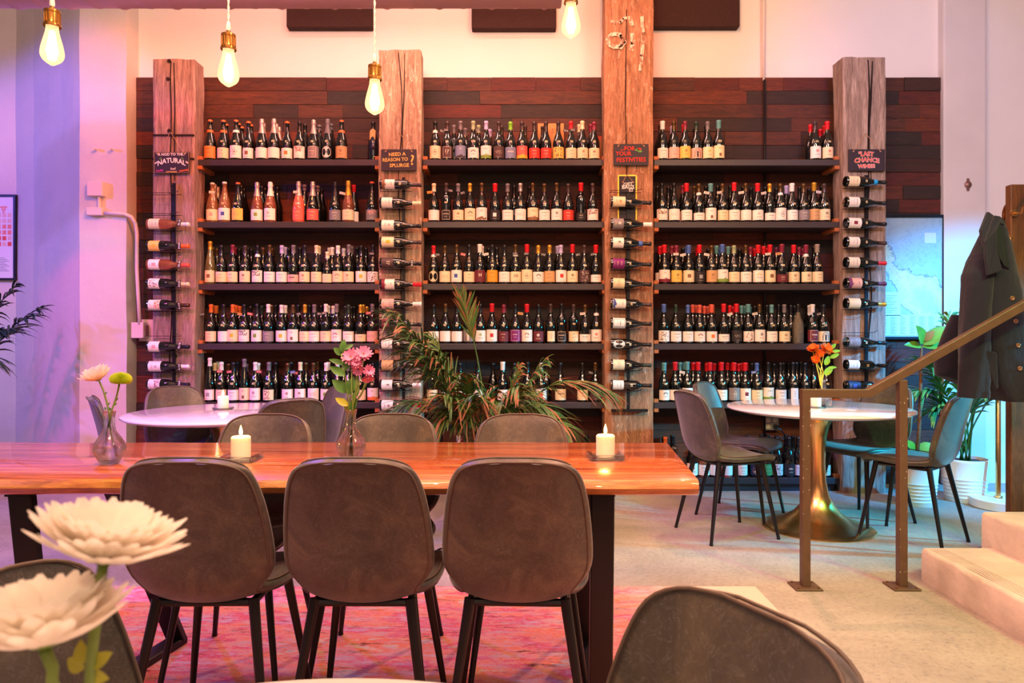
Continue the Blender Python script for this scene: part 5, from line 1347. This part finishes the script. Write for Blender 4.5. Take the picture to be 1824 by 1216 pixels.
for i in range(N):
    a = i * 2.39996; ph = math.acos(1 - 1.55 * (i + .5) / N); d = (u * math.sin(ph) * math.cos(a) + v * math.sin(ph) * math.sin(a) + ax * math.cos(ph) * .62)
    c_ = cc + d * .026; t1 = d.cross(ax).normalized() * .0026; n1 = d.normalized()
    if t1.length < 1e-5: t1 = u * .0026
    t2 = n1.cross(t1.normalized()) * .0026
    q.add([c_ - t1 * 1.0, c_ + t2, c_ + t1, c_ - t2, c_ + n1 * .0085 + ax * .002], [(0, 1, 4), (1, 2, 4), (2, 3, 4), (3, 0, 4)])
q.build('pompon_bloom', green_pet, f)
q = MB(); q.lathe([(0, -.008), (.014, -.004), (.024, .003), (.02, .010), (0, .013)], 18, 0, tuple(cc)); q.build('bloom_heart', M('lime_heart', (140, 160, 30), .7), f)
q = MB(); [leaf(q, f_(x, y), d, (0, -1, .2), .014, .004, 0) for x, y, d in ((201, 722, (.8, 0, .5)), (198, 730, (-.7, 0, .5)), (205, 715, (.5, 0, .8)))]; q.build('leaf', leafm, f)
# vase two: pink daisies with leaves
Y1 = 2.29
vase(625.5, Y1, TT, 'clear bud vase with pink daisies at the centre of the long table')
f = thing('cut_flower', 'spray of pink daisies in the central bud vase', 'flower', at(624, 805, Y1)); fo = f.location.copy()
for k, (hx, hy, r, tx) in enumerate([(625, 636, .031, (-.1, -.85, .5)), (648, 631, .031, (.2, -.8, .55)), (637, 645, .022, (0, -.9, .3)), (639, 657, .024, (-.1, -.8, -.3)), (657, 660, .022, (.35, -.5, .1)), (656, 672, .022, (.2, -.5, -.75)), (634, 650, .018, (-.2, -.8, .2))]):
    stem(f, [f_(622 + k * 1.0, 812), f_(626, 760), f_(630, 720, .004 * (k - 3)), f_(630 + (hx - 630) * .5, 700 + (hy - 660) * .3, .003 * (k - 3)), f_(hx, hy, .012)], .0019)
    bloom(f, 'bloom', f_(hx, hy, -.004 * (k % 3)), tx, r, pink_pet, 2, 13, .12, centre=.24, seed=k, cmat=yel if k < 2 else pinkc, w=.17, nseg=4)
lv = thing('leafy_sprig', 'green leafy sprig beside the pink daisies in the central bud vase', 'foliage', at(618, 805, Y1)); fo = lv.location.copy()
stem(lv, [f_(616, 815), f_(622, 760), f_(622, 720), f_(618, 690), f_(613, 660), f_(608, 630)], .0022)
for k, (x, y, dx, dz, L_, W_, mi) in enumerate([(609, 632, -.7, .65, .036, .011, 0), (610, 628, .12, 1, .044, .012, 0), (613, 622, .85, .5, .034, .007, 0), (612, 648, -1, .35, .05, .009, 0), (615, 660, .1, 1, .045, .011, 0), (615, 668, -.95, .55, .062, .014, 0), (618, 698, -.85, .75, .062, .018, 0), (620, 702, .3, 1, .060, .017, 0), (620, 722, -.9, .55, .052, .011, 1), (622, 734, -.35, .9, .05, .010, 1), (626, 732, .25, .9, .05, .012, 0), (628, 712, .5, .85, .045, .008, 0), (611, 655, .55, .8, .03, .010, 0)]):
    q = MB(); leaf(q, f_(x, y, -.006 * ((k % 3) - 1)), (dx, -.25 + .2 * (k % 3), dz), (.1, -1, .25), L_, W_, 0, .18)
    q.build('leaf', leafm if mi == 0 else leafy, lv, smooth=True)
# vase three: orange blooms on the right round table
Y1 = 4.25
vase(1466, Y1, .735, 'clear bud vase with orange blooms on the right round table', h=.165, r=.046)
f = thing('cut_flower', 'bunch of orange blooms in the vase on the right round table', 'flower', at(1464, 715, Y1)); fo = f.location.copy()
for k, (hx, hy, r, tx) in enumerate([(1449, 623, .040, (-.35, -.5, .75)), (1470, 623, .044, (.2, -.8, .5)), (1453, 640, .028, (-.4, -.8, .2)), (1459, 630, .03, (0, -.9, .3))]):
    stem(f, [f_(1462, 715), f_(1463, 690), f_(1458 + k * 3, 665), f_(hx, hy, .012)], .0026, M('yellow_stem', (196, 180, 56), .5))
    bloom(f, 'bloom', f_(hx, hy), tx, r, orange_pet, 3, 14, .3, seed=20 + k, w=.17, nseg=4)
for k, (x, y, dx, dz, L_, W_) in enumerate([(1478, 622, .6, .6, .05, .012), (1482, 626, 1, .15, .05, .010), (1478, 637, .9, .4, .06, .013), (1474, 655, .9, .1, .055, .009), (1470, 650, .3, .9, .06, .018), (1470, 668, .5, 1, .055, .02), (1472, 668, .8, .9, .06, .01)]):
    q = MB(); leaf(q, f_(x, y), (dx, -.2, dz), (.1, -1, .25), L_, W_, 0, .15); q.build('leaf', M('bright_leaf', (120, 160, 40), .45), f, smooth=True)
# foreground chrysanthemums
TF = .735 + RUG
root = thing('bud_vase', 'clear vase on the near round table, holding the two largest white blooms', 'vase', P(110, 0, .43) * 1 if False else (P(120, 0, .43).x, .43, TF), group='clear glass bud vases')
q = MB(); q.lathe([(0, 0), (.03, 0), (.034, .005), (.036, .03), (.034, .08), (.026, .12), (.024, .14), (.022, .14), (.024, .12), (.031, .08), (.033, .03), (.03, .01), (0, .008)], 32); q.build('glass_vessel', clear, root, smooth=True)
for k, (Y1, hx, hy, R, ax, sx, sy, lab, sd) in enumerate([(.455, 184, 996, .048, (.24, .05, .97), 150, 1300, 'largest white chrysanthemum in the lower left foreground, seen from the side', 5),
                                             (.425, 78, 1146, .050, (-.04, .05, 1), 110, 1330, 'second big white chrysanthemum, cut off by the left edge, lower bloom', 8)]):
    f = thing('cut_flower', lab, 'flower', (P(sx, sy, Y1).x, Y1, TF + .02), group='foreground chrysanthemums'); fo = f.location.copy()
    sp = [f_(sx + 4, 1250), f_(sx + (10 if k == 0 else -18), 1216), f_(sx + (14 if k == 0 else -16), 1160 if k == 0 else 1190), f_(hx, hy + 6)]
    stem(f, [Vector((P(120, 0, Y1).x - fo.x, 0, .0))] + sp, .0034)
    bloom(f, 'bloom', f_(hx, hy), ax, R, white_pet, 4, 26, .36, seed=sd, w=.135, nseg=9, blunt=True, steep=.55)
    if k == 0:
        q = MB(); [leaf(q, f_(x, y), d, (0, -1, .2), .014, .005, 0) for x, y, d in ((160, 1185, (.8, 0, .5)), (150, 1190, (-.8, 0, .3)), (152, 1200, (.9, 0, -.3)), (150, 1180, (-.3, 0, .9)))]; q.build('leaf', leafy, f)
# -------------------------------------------------- pendant bulbs
bulb_glass = glass_mat('amber_bulb_glass', (255, 226, 160)); hot = M('glowing_filament', (255, 220, 150), .5, emit=(255, 222, 140), es=90)
halo = M('bulb_inner_glow', (255, 210, 130), .5, emit=(255, 206, 110), es=2.6)
cordm = M('twisted_white_cord', (226, 204, 196), 0.8); bulb_sock = M('antique_brass_socket', (176, 124, 60), 0.28, 0.9)
def pendant(x, ytop, ybot, Y, lab):
    p = P(x, ybot, Y); s = Y / F
    root = thing('pendant_bulb', lab, 'lamp', (p.x, Y, p.z), group='bare filament bulbs on white cords')
    Hh = (ybot - ytop) * s; k = Hh / .108 if ytop > 0 else 1.0; k = 1.0
    pr = [(0, 0), (.004, .001), (.012, .006), (.024, .014), (.0305, .025), (.032, .037), (.029, .055), (.023, .078), (.0175, .098), (.0165, .108), (.0165, .116)]
    q = MB(); q.lathe(pr, 32); o = q.build('bulb_glass', M('amber_bulb_shell', (255, 214, 130), 0.02, trans=1.0, ior=1.02, emit=(255, 232, 178), es=0.75), root, smooth=True)
    sm = o.modifiers.new('sub', 'SUBSURF'); sm.levels = 1; sm.render_levels = 2
    q = MB()
    for i in range(8):
        a = 2 * PI * i / 8; q.tube([(.004 * math.cos(a), .004 * math.sin(a), .100), (.014 * math.cos(a), .014 * math.sin(a), .040), (.008 * math.cos(a + .5), .008 * math.sin(a + .5), .018), (.013 * math.cos(a + 1), .013 * math.sin(a + 1), .042), (.004 * math.cos(a + 1), .004 * math.sin(a + 1), .098)], .0022, 5)
    q.build('filament', hot, root, smooth=True)
    q = MB(); q.lathe([(.0215, .112), (.0235, .114), (.0235, .120), (.0205, .122), (.0195, .125), (.0195, .152), (.0215, .154), (.0215, .160), (.015, .164), (.006, .166), (.006, .174), (0, .174)], 28)
    for i in range(14):
        a = 2 * PI * i / 14; q.tube([(.0200 * math.cos(a), .0200 * math.sin(a), .125), (.0200 * math.cos(a), .0200 * math.sin(a), .152)], .0018, 5)
    o = q.build('socket', bulb_sock, root); set_sharp(o.data, 40)
    q = MB(); top = 4.6 - p.z
    q.lathe([(.0065, .172), (.0075, .180), (.0055, .196), (.003, .200), (0, .200)], 12)
    for ph in (0, PI):
        N = int((top - .19) / .007); q.tube([(.0018 * math.cos(ph + i * .9), .0018 * math.sin(ph + i * .9), .19 + (top - .19) * i / N) for i in range(N + 1)], .0022, 5)
    q.build('cord', cordm, root, smooth=True)
    l = bpy.data.lights.new('bulb_light', 'POINT'); l.energy = 7; l.color = lin((255, 190, 110)); l.shadow_soft_size = .03
    lo = bpy.data.objects.new('bulb_light', l); lo.location = (p.x, Y, p.z - .03); COL.objects.link(lo)
pendant(93, 50, 117, 2.05, 'glowing filament bulb in a brass socket, leftmost, over the white column')
pendant(407, 92, 155, 2.15, 'glowing filament bulb hanging above the left shelf bay')
pendant(667.5, 145, 205, 2.28, 'lowest hanging glowing filament bulb, in front of the second timber post')
pendant(1017, 0, 68, 2.30, 'rightmost glowing filament bulb, beside the tallest timber post')
# ================================================================== PLANTS
pl_g = [M('palm_green', (66, 104, 46), 0.45, var=.25, vscale=9), M('palm_olive', (104, 116, 56), 0.5, var=.25, vscale=9), M('palm_dry_brown', (146, 92, 58), 0.6, var=.3, vscale=9)]
pl_d = [M('palm_dark', (22, 48, 52), 0.4), M('palm_dark_b', (30, 60, 58), 0.4), M('palm_dark_c', (50, 60, 50), 0.5)]
pl_t = [M('palm_fresh', (56, 124, 66), 0.45, var=.2, vscale=9), M('palm_fresh_b', (90, 140, 62), 0.45), M('palm_fresh_c', (130, 150, 60), 0.5)]
def frond(root, base, tip, arch, mats, nl=22, ll=.2, lw=.011, seed=0, dry=.3, start=.35, droop=.5, off=(0, 0, 0)):
    rr = random.Random(seed); off = Vector(off)
    base, tip = Vector(base), Vector(tip)
    mid = (base + tip) / 2 + Vector(arch)
    def B_(t): return base * (1 - t) ** 2 + mid * 2 * t * (1 - t) + tip * t * t
    q = MB(); N = 14
    q.tube([B_(i / N) - off for i in range(N + 1)], [.006 * (1 - .8 * i / N) + .0012 for i in range(N + 1)], 6, 0)
    for i in range(nl):
        t = start + (1 - start) * (i + .5) / nl
        p = B_(t); d = (B_(min(1, t + .02)) - B_(t - .02)).normalized()
        side = d.cross(Vector((0, 0, 1)))
        if side.length < .2: side = d.cross(Vector((0, -1, 0)))
        side.normalize(); nrm = side.cross(d).normalized()
        L0 = ll * math.sin(PI * (.15 + .8 * (i + .5) / nl)) ** .6
        for s_ in (-1, 1):
            L_ = L0 * rr.uniform(.75, 1.1); dd = (d * rr.uniform(.8, 1.1) + side * s_ * rr.uniform(.4, .75) + nrm * rr.uniform(-.15, .35)).normalized()
            w_ = lw * rr.uniform(.7, 1.1); vs = []; K = 5; mi = 2 if rr.random() < dry else (1 if rr.random() < .4 else 0)
            sd = dd.cross(nrm).normalized(); dr = droop * rr.uniform(.5, 1.4)
            for k in range(K + 1):
                u = k / K; c = p + dd * (L_ * u) - Vector((0, 0, 1)) * (dr * L_ * u * u); ww = w_ * (math.sin(PI * (.1 + .88 * u)) ** .8)
                vs += [c - sd * ww - off, c + nrm * ww * .4 - off, c + sd * ww - off]
            fs = [(k * 3 + j, k * 3 + j + 1, k * 3 + j + 4, k * 3 + j + 3) for k in range(K) for j in (0, 1)]
            n0 = 4 if mi != 2 and rr.random() < .45 else 5
            q.add(vs, fs[:n0 * 2], mi)
            if n0 < 5: q.add(vs, fs[n0 * 2:], 2)
    return q.build('frond', mats, root, smooth=True)
def pot(root, R0, R1, h, mat, soil=True, ribs=False):
    q = MB(); pr = [(0, 0), (R0, 0), (R0 + .004, .006)]
    if ribs:
        for i in range(6):
            z = h * (.12 + .085 * i); r_ = R0 + (R1 - R0) * z / h; pr += [(r_, z - .006), (r_ + .0035, z), (r_, z + .006)]
    pr += [(R1 - .002, h - .02), (R1, h - .004), (R1 - .003, h), (R1 - .012, h), (R1 - .014, h - .03), (0, h - .035)]
    q.lathe(pr, 56); o = q.build('pot', mat, root); set_sharp(o.data, 50)
    q = MB(); vs = [(0, 0, h - .022)]; n = 28
    for j in range(1, 5):
        for k in range(n): a = 2 * PI * k / n; r_ = (R1 - .0155) * j / 4; vs.append((r_ * math.cos(a), r_ * math.sin(a), h - .022 + noise.noise(Vector((r_ * 40 * math.cos(a), r_ * 40 * math.sin(a), 0))) * .006))
    fs = [(0, 1 + k, 1 + (k + 1) % n) for k in range(n)] + [(1 + j * n + k, 1 + (j + 1) * n + k, 1 + (j + 1) * n + (k + 1) % n, 1 + j * n + (k + 1) % n) for j in range(3) for k in range(n)]
    q.add(vs, fs); q.build('soil', M('potting_soil', (74, 52, 38), .95, bump=.8, bscale=60), root)
white_pot = M('white_ribbed_ceramic', (232, 230, 222), 0.35); dark_pot = M('dark_planter', (44, 40, 42), .6)
# the tall palm between the long table and the middle bay
PX, PY = P(862, 0, 4.35).x, 4.35
root = thing('potted_palm', 'large palm with browning tips behind the long table, before the middle bay', 'plant', (PX, PY, 0))
pot(root, .13, .17, .33, dark_pot)
ro = Vector((PX, PY, 0))
FR = [  # base px, tip px, tip depth, arch up, leaflet len, dry
 ((868, 800), (822, 528), 4.50, (.10, 0, .0), .17, .35, .74, .05), ((850, 800), (696, 560), 4.10, (-.05, 0, .34), .30, .05, .30, .55), ((848, 805), (712, 590), 4.0, (.02, 0, .28), .30, .1, .30, .6),
 ((852, 800), (758, 622), 4.1, (0, 0, .18), .24, .15, .3, .6), ((870, 800), (1090, 700), 4.25, (-.1, 0, .52), .20, .45, .5, .55), ((872, 800), (972, 642), 4.3, (.02, 0, .16), .20, .5, .35, .7),
 ((868, 800), (985, 735), 4.1, (0, 0, .38), .22, .35, .35, .7), ((855, 800), (700, 735), 4.15, (0, 0, .42), .22, .5, .4, .6), ((860, 800), (880, 690), 4.25, (-.04, 0, .05), .18, .4, .35, .9),
 ((858, 800), (830, 668), 3.95, (0, 0, .1), .22, .45, .35, .8), ((862, 800), (760, 770), 4.0, (0, 0, .36), .20, .3, .4, .7), ((872, 800), (1010, 760), 4.0, (0, 0, .28), .20, .1, .35, .7),
 ((864, 800), (925, 690), 3.95, (0, 0, .16), .22, .4, .35, .8), ((858, 800), (790, 705), 3.95, (0, 0, .2), .22, .35, .3, .8), ((866, 800), (925, 650), 4.45, (.03, 0, .06), .16, .5, .4, .8),
 ((860, 800), (800, 660), 4.4, (-.03, 0, .05), .18, .25, .35, .8), ((852, 800), (735, 640), 4.3, (0, 0, .3), .26, .1, .3, .6), ((852, 800), (770, 600), 4.4, (0, 0, .2), .26, .15, .3, .7), ((868, 800), (940, 700), 4.3, (.02, 0, .25), .24, .4, .3, .8), ((864, 800), (890, 720), 4.1, (0, 0, .3), .24, .4, .3, .9), ((858, 800), (820, 720), 4.1, (0, 0, .25), .24, .3, .3, .9), ((866, 800), (955, 760), 3.9, (0, 0, .26), .2, .2, .35, .7), ((862, 800), (850, 705), 3.88, (0, 0, .14), .2, .45, .35, .8)]
for k, (b_, t_, Yt, ar, ll, dry, st, dr) in enumerate(FR):
    bp_ = ro + Vector(((b_[0] - 860) / F * 4.35 * .6, .02 * math.sin(k), .31)); tp = P(t_[0], t_[1], Yt)
    frond(root, bp_, tp, ar, pl_g, 30, ll * 1.35, .0100, k + 40, dry * .55, st, dr, off=ro)
# palm at the left edge
ro = Vector((-4.0, 4.9, 0))
root = thing('potted_palm', 'dark palm fronds drooping in from the left edge below the chart', 'plant', ro)
pot(root, .15, .2, .4, dark_pot)
for k, (t_, Yt, ar) in enumerate([((74, 548), 4.9, (0, 0, .35)), ((22, 585), 4.8, (0, 0, .40)), ((30, 505), 5.0, (-.1, 0, .2)), ((-60, 480), 4.9, (0, 0, .3)), ((-120, 600), 4.7, (0, 0, .4)), ((-10, 640), 4.5, (0, 0, .4))]):
    frond(root, ro + Vector((0, 0, .38)), P(t_[0], t_[1], Yt), ar, pl_d, 18, .24, .013, 90 + k, .05, .45, .6, off=ro)
# fiddle leaf fig and palm in white pots
c = P(1634, 896, 4.86); ro = Vector((c.x, 4.86, 0))
root = thing('potted_fig', 'slim fig with a few round leaves in the left white pot', 'plant', ro)
pot(root, .108, .134, .285, white_pot, ribs=True)
bark = M('fig_bark', (120, 82, 50), .85, bump=.6, bscale=60, var=.3, vscale=30)
q = MB(); pts = [ro + Vector((-.01, 0, .26)), P(1637, 770, 4.86), P(1640, 700, 4.86), P(1640, 650, 4.86), P(1642, 616, 4.86)]
q.tube([p - ro for p in pts], [.014, .012, .011, .009, .007], 10); q.build('trunk', bark, root, smooth=True)
figl = M('fig_leaf', (88, 150, 46), .4, var=.2, vscale=14)
for k, (x, y, dx, dz, L_, W_, yy) in enumerate([(1643, 612, -.35, 1, .14, .055, -.5), (1645, 613, .75, .75, .20, .05, -.4), (1644, 617, 1, .25, .17, .042, -.3), (1641, 617, -1, .25, .13, .030, -.4), (1645, 606, .35, .5, .09, .03, -.3),
                                            (1633, 805, .9, .35, .15, .055, -.4), (1630, 806, -.5, .7, .12, .04, -.3), (1632, 806, -.9, .1, .12, .035, -.5)]):
    q = MB(); leaf(q, P(x, y, 4.86) - ro, (dx, yy, dz), (.1, -.8, .6), L_, W_, 0, .25); q.build('leaf', figl if k != 4 else M('fig_leaf_brown', (140, 110, 50), .5), root, smooth=True)
c = P(1732, 895, 4.9); ro = Vector((c.x, 4.98, 0))
root = thing('potted_palm', 'green palm in the right white ribbed pot beside the marble lamp base', 'plant', ro)
pot(root, .122, .152, .30, white_pot, ribs=True)
for k, (t_, Yt, ar, ll) in enumerate([((1640, 640), 4.8, (.05, 0, .25), .26), ((1665, 600), 5.0, (.1, 0, .2), .26), ((1625, 700), 4.85, (.05, 0, .35), .24), ((1690, 560), 5.1, (.05, 0, .15), .26), ((1735, 560), 4.9, (.02, 0, .1), .26), ((1775, 600), 4.9, (0, 0, .2), .26), ((1800, 700), 4.8, (0, 0, .3), .24), ((1750, 620), 4.75, (0, 0, .15), .24), ((1710, 640), 4.8, (0, 0, .2), .24), ((1760, 700), 4.7, (0, 0, .25), .22), ((1660, 730), 4.9, (0, 0, .3), .22)]):
    frond(root, ro + Vector((.03 * math.sin(k * 2), .03 * math.cos(k * 2), .28)), P(t_[0], t_[1], Yt), ar, pl_t, 20, ll, .011, 200 + k, .08, .42, .45, off=ro)
# -------------------------------------------------- lamp stand with marble base
marble = M('white_marble', (226, 220, 208), 0.3, var=.08, vscale=6)
c = P(1778, 885, 4.78)
root = thing('floor_stand', 'brass pole stand on a round white marble base, right edge', 'stand', (c.x + .03, 4.78, 0))
q = MB(); q.lathe([(0, 0), (.188, 0), (.194, .006), (.194, .058), (.188, .064), (0, .064)], 56); o = q.build('marble_base', marble, root); set_sharp(o.data, 40)
q = MB(); q.lathe([(.016, .064), (.0155, 1.78), (0, 1.78)], 20, 0, (-.03, 0, 0)); q.lathe([(.026, .064), (.026, .076), (.016, .08)], 20, 0, (-.03, 0, 0)); q.build('pole', brass_m, root, smooth=True)
# -------------------------------------------------- coat rack and coat
YC = 3.62
oak = wood('rack_walnut', [(0.3, (78, 46, 24)), (0.7, (118, 74, 38))], (5, 5, .8), 5, .45, coat=.2, bump=.15, seed=30)
a, b2 = P(1801, 0, YC), P(1828, 0, YC)
root = thing('coat_rack', 'upright dark wood coat rack behind the steps at the right edge', 'coat rack', ((a.x + b2.x) / 2, YC, 0)); ro = root.location.copy()
zt = P(0, 328, YC).z; hw = (b2.x - a.x) / 2
for dx in (0, .9):
    q = MB(); q.box(dx - hw, dx + hw, 0, .045, .03, zt); bevel(q.build('upright', oak, root), .004, 1)
q = MB(); q.box(hw, .9 - hw, .005, .04, 1.5, 1.62); bevel(q.build('cross_board', oak, root), .003, 1)
for dx in (0, .9):
    q = MB(); q.box(dx - hw, dx + hw, -.18, .22, 0, .035); bevel(q.build('foot', oak, root), .004, 1)
hookm = M('brass_hook', (214, 160, 96), .25, .95)
for (x, y) in ((1789, 430), (1812, 378)):
    p = P(x, y, YC - .03) - ro
    q = MB()
    if x == 1789:
        q.tube([P(1803, 424, YC - .01) - ro, P(1799, 424, YC - .05) - ro, P(1795, 414, YC - .06) - ro, P(1783, 408, YC - .07) - ro, P(1775, 402, YC - .075) - ro], .0045, 10)
        q.tube([P(1800, 424, YC - .05) - ro, P(1796, 437, YC - .06) - ro, P(1789, 436, YC - .07) - ro, P(1784, 431, YC - .08) - ro], .0045, 10)
    else:
        q.tube([p + Vector((0, .03, 0)), p + Vector((0, .018, 0))], .018, 16); q.tube([p + Vector((0, .02, 0)), p + Vector((0, -.03, -.01)), p + Vector((0, -.04, .02))], .004, 8)
    q.build('hook', hookm, root, smooth=False)
# round tag / mirror behind
p = P(1801, 386, YC + .12)
q = MB(); q.lathe([(0, -.008), (.075, -.008), (.08, 0), (.075, .008), (0, .008)], 40); o = q.build('round_mirror', M('amber_mirror', (150, 92, 50), .15, .8)); o.location = p; o.rotation_euler = (PI / 2, 0, .5)
tag(o, 'round amber metal disc just behind the top of the coat rack', 'disc')
# coat
def coat():
    m, nt, b = nmat('navy_wool')
    n = noise_node(nt, 160, 4, 0.7); r = ramp(nt, [(0.3, (9, 7, 24)), (0.7, (20, 15, 42))]); nt.links.new(n.outputs['Fac'], r.inputs['Fac']); nt.links.new(r.outputs['Color'], b.inputs['Base Color'])
    b.inputs['Roughness'].default_value = .95; b.inputs['Sheen Weight'].default_value = .1
    n2 = noise_node(nt, 10, 3, .5, (1.5, 1.5, .6)); bp = nt.nodes.new('ShaderNodeBump'); bp.inputs['Strength'].default_value = .35; bp.inputs['Distance'].default_value = .02
    nt.links.new(n2.outputs['Fac'], bp.inputs['Height']); nt.links.new(bp.outputs['Normal'], b.inputs['Normal'])
    return m
wool = coat(); lining = M('dark_lining', (14, 12, 20), .8)
YK = YC - .14
root = thing('wool_jacket', 'navy wool jacket with brown buttons hanging from the coat rack hook', 'coat', P(1775, 715, YK)); ro = root.location.copy()
def loft(rows, N=28, fold=.004, seed=0, bottom=None):
    """rows: (xl, xr, y, depth, ycentre offset)"""
    q = MB(); vs = []
    for i, (xl_, xr2, y, dep, yo) in enumerate(rows):
        pl, pr_ = P(xl_, y, YK), P(xr2, y, YK); cx, rx = (pl.x + pr_.x) / 2, (pr_.x - pl.x) / 2
        for k in range(N):
            a = 2 * PI * k / N; f_ = fold * (i / len(rows)) * math.sin(a * 5 + seed + i * .12) + fold * .4 * noise.noise(Vector((math.cos(a) * 3, math.sin(a) * 3, i * .5 + seed)))
            ca, sa = math.cos(a), math.sin(a)
            ca = math.copysign(abs(ca) ** .8, ca); sa = math.copysign(abs(sa) ** .8, sa)
            vs.append(Vector((cx + (rx + f_) * ca, YK + yo + (dep + f_) * sa, pl.z)) - ro)
    fs = [(i * N + k, i * N + (k + 1) % N, (i + 1) * N + (k + 1) % N, (i + 1) * N + k) for i in range(len(rows) - 1) for k in range(N)]
    fs.append(tuple(range(N))); fs.append(tuple((len(rows) - 1) * N + k for k in range(N - 1, -1, -1)))
    q.add(vs, fs); return q
def smooth_rows(rows, n=5):
    out = []
    for a, b_ in zip(rows, rows[1:]):
        for i in range(n): t = i / n; out.append(tuple(a[k] + (b_[k] - a[k]) * t for k in range(5)))
    return out + [rows[-1]]
body_rows = smooth_rows([(1758, 1786, 396, .03, 0), (1752, 1790, 412, .05, 0), (1742, 1795, 440, .08, 0), (1730, 1798, 465, .10, 0), (1722, 1802, 490, .11, 0), (1722, 1808, 520, .11, 0), (1722, 1812, 560, .11, 0), (1726, 1816, 600, .11, 0), (1735, 1820, 640, .11, 0), (1750, 1824, 680, .11, 0), (1766, 1836, 705, .105, 0), (1775, 1840, 713, .10, 0)])
o = loft(body_rows, fold=.010, seed=1).build('jacket_body', wool, root); set_sharp(o.data, 60)
back_rows = smooth_rows([(1716, 1775, 560, .04, .09), (1700, 1778, 600, .05, .10), (1690, 1780, 640, .05, .11), (1692, 1778, 670, .05, .11), (1735, 1776, 688, .045, .11), (1750, 1770, 694, .03, .11)])
o = loft(back_rows, fold=.008, seed=4).build('back_panel', wool, root); set_sharp(o.data, 60)
sl = smooth_rows([(1734, 1752, 452, .03, -.02), (1722, 1756, 466, .06, -.03), (1711, 1756, 490, .072, -.04), (1706, 1750, 530, .07, -.05), (1701, 1744, 570, .066, -.06), (1696, 1740, 610, .063, -.07), (1693, 1737, 650, .06, -.08), (1692, 1736, 690, .058, -.08), (1692, 1735, 705, .057, -.08)])
o = loft(sl, fold=.008, seed=7).build('sleeve', wool, root); set_sharp(o.data, 60)
def slab(pts, d0, d1, nm, mat):
    q = MB(); vs = [P(x, y, YK + dy) - ro for x, y, dy in pts]; n = len(vs)
    q.add([v + Vector((0, d0, 0)) for v in vs] + [v + Vector((0, d1, 0)) for v in vs], [tuple(range(n)), tuple(range(2 * n - 1, n - 1, -1))] + [(i, i + n, (i + 1) % n + n, (i + 1) % n) for i in range(n)])
    return bevel(q.build(nm, mat, root), .004, 2)
slab([(1758, 377, -.03), (1768, 384, -.05), (1757, 420, -.10), (1752, 440, -.115), (1749, 432, -.10), (1745, 410, -.07)], -.012, .01, 'collar_stand', wool)
slab([(1768, 384, -.06), (1778, 386, -.07), (1787, 394, -.06), (1786, 402, -.06), (1778, 398, -.075), (1771, 412, -.10), (1771, 440, -.118), (1782, 482, -.128), (1756, 491, -.125), (1752, 455, -.12), (1752, 430, -.11)], -.016, .002, 'collar', wool)
slab([(1773, 405, -.085), (1780, 400, -.08), (1787, 415, -.08), (1793, 450, -.10), (1797, 480, -.11), (1788, 474, -.118), (1780, 460, -.118), (1773, 440, -.112)], -.006, .004, 'neck_lining', lining)
slab([(1751, 622, -.118), (1774, 628, -.12), (1777, 690, -.118), (1772, 693, -.118), (1750, 628, -.118)], -.008, .01, 'pocket', wool)
btn = M('horn_button', (120, 76, 50), .35, coat=.5)
for (x, y) in ((1802.5, 531), (1809, 572), (1813, 615), (1816, 656)):
    p = P(x, y, YK - .105) - ro
    q = MB(); q.lathe([(0, .003), (.005, .003), (.007, .006), (.0105, .006), (.012, .002), (.011, 0), (0, 0)], 20)
    o = link('button', q.mesh('button', btn, True), root, loc=p, rot=(PI / 2 , 0, 0))
# thin black leash-like strap on the rack upright
q = MB(); pts = [P(1826, 352, YC - .02), P(1818, 362, YC - .03), P(1812, 378, YC - .05)]
ro = pts[2]; q.tube([p - ro for p in pts], .003, 6); o = q.build('hanging_cord', M('black_cord', (26, 40, 30), .4)); o.location = ro
tag(o, 'thin dark cord looped over the upper hook of the coat rack', 'cord')
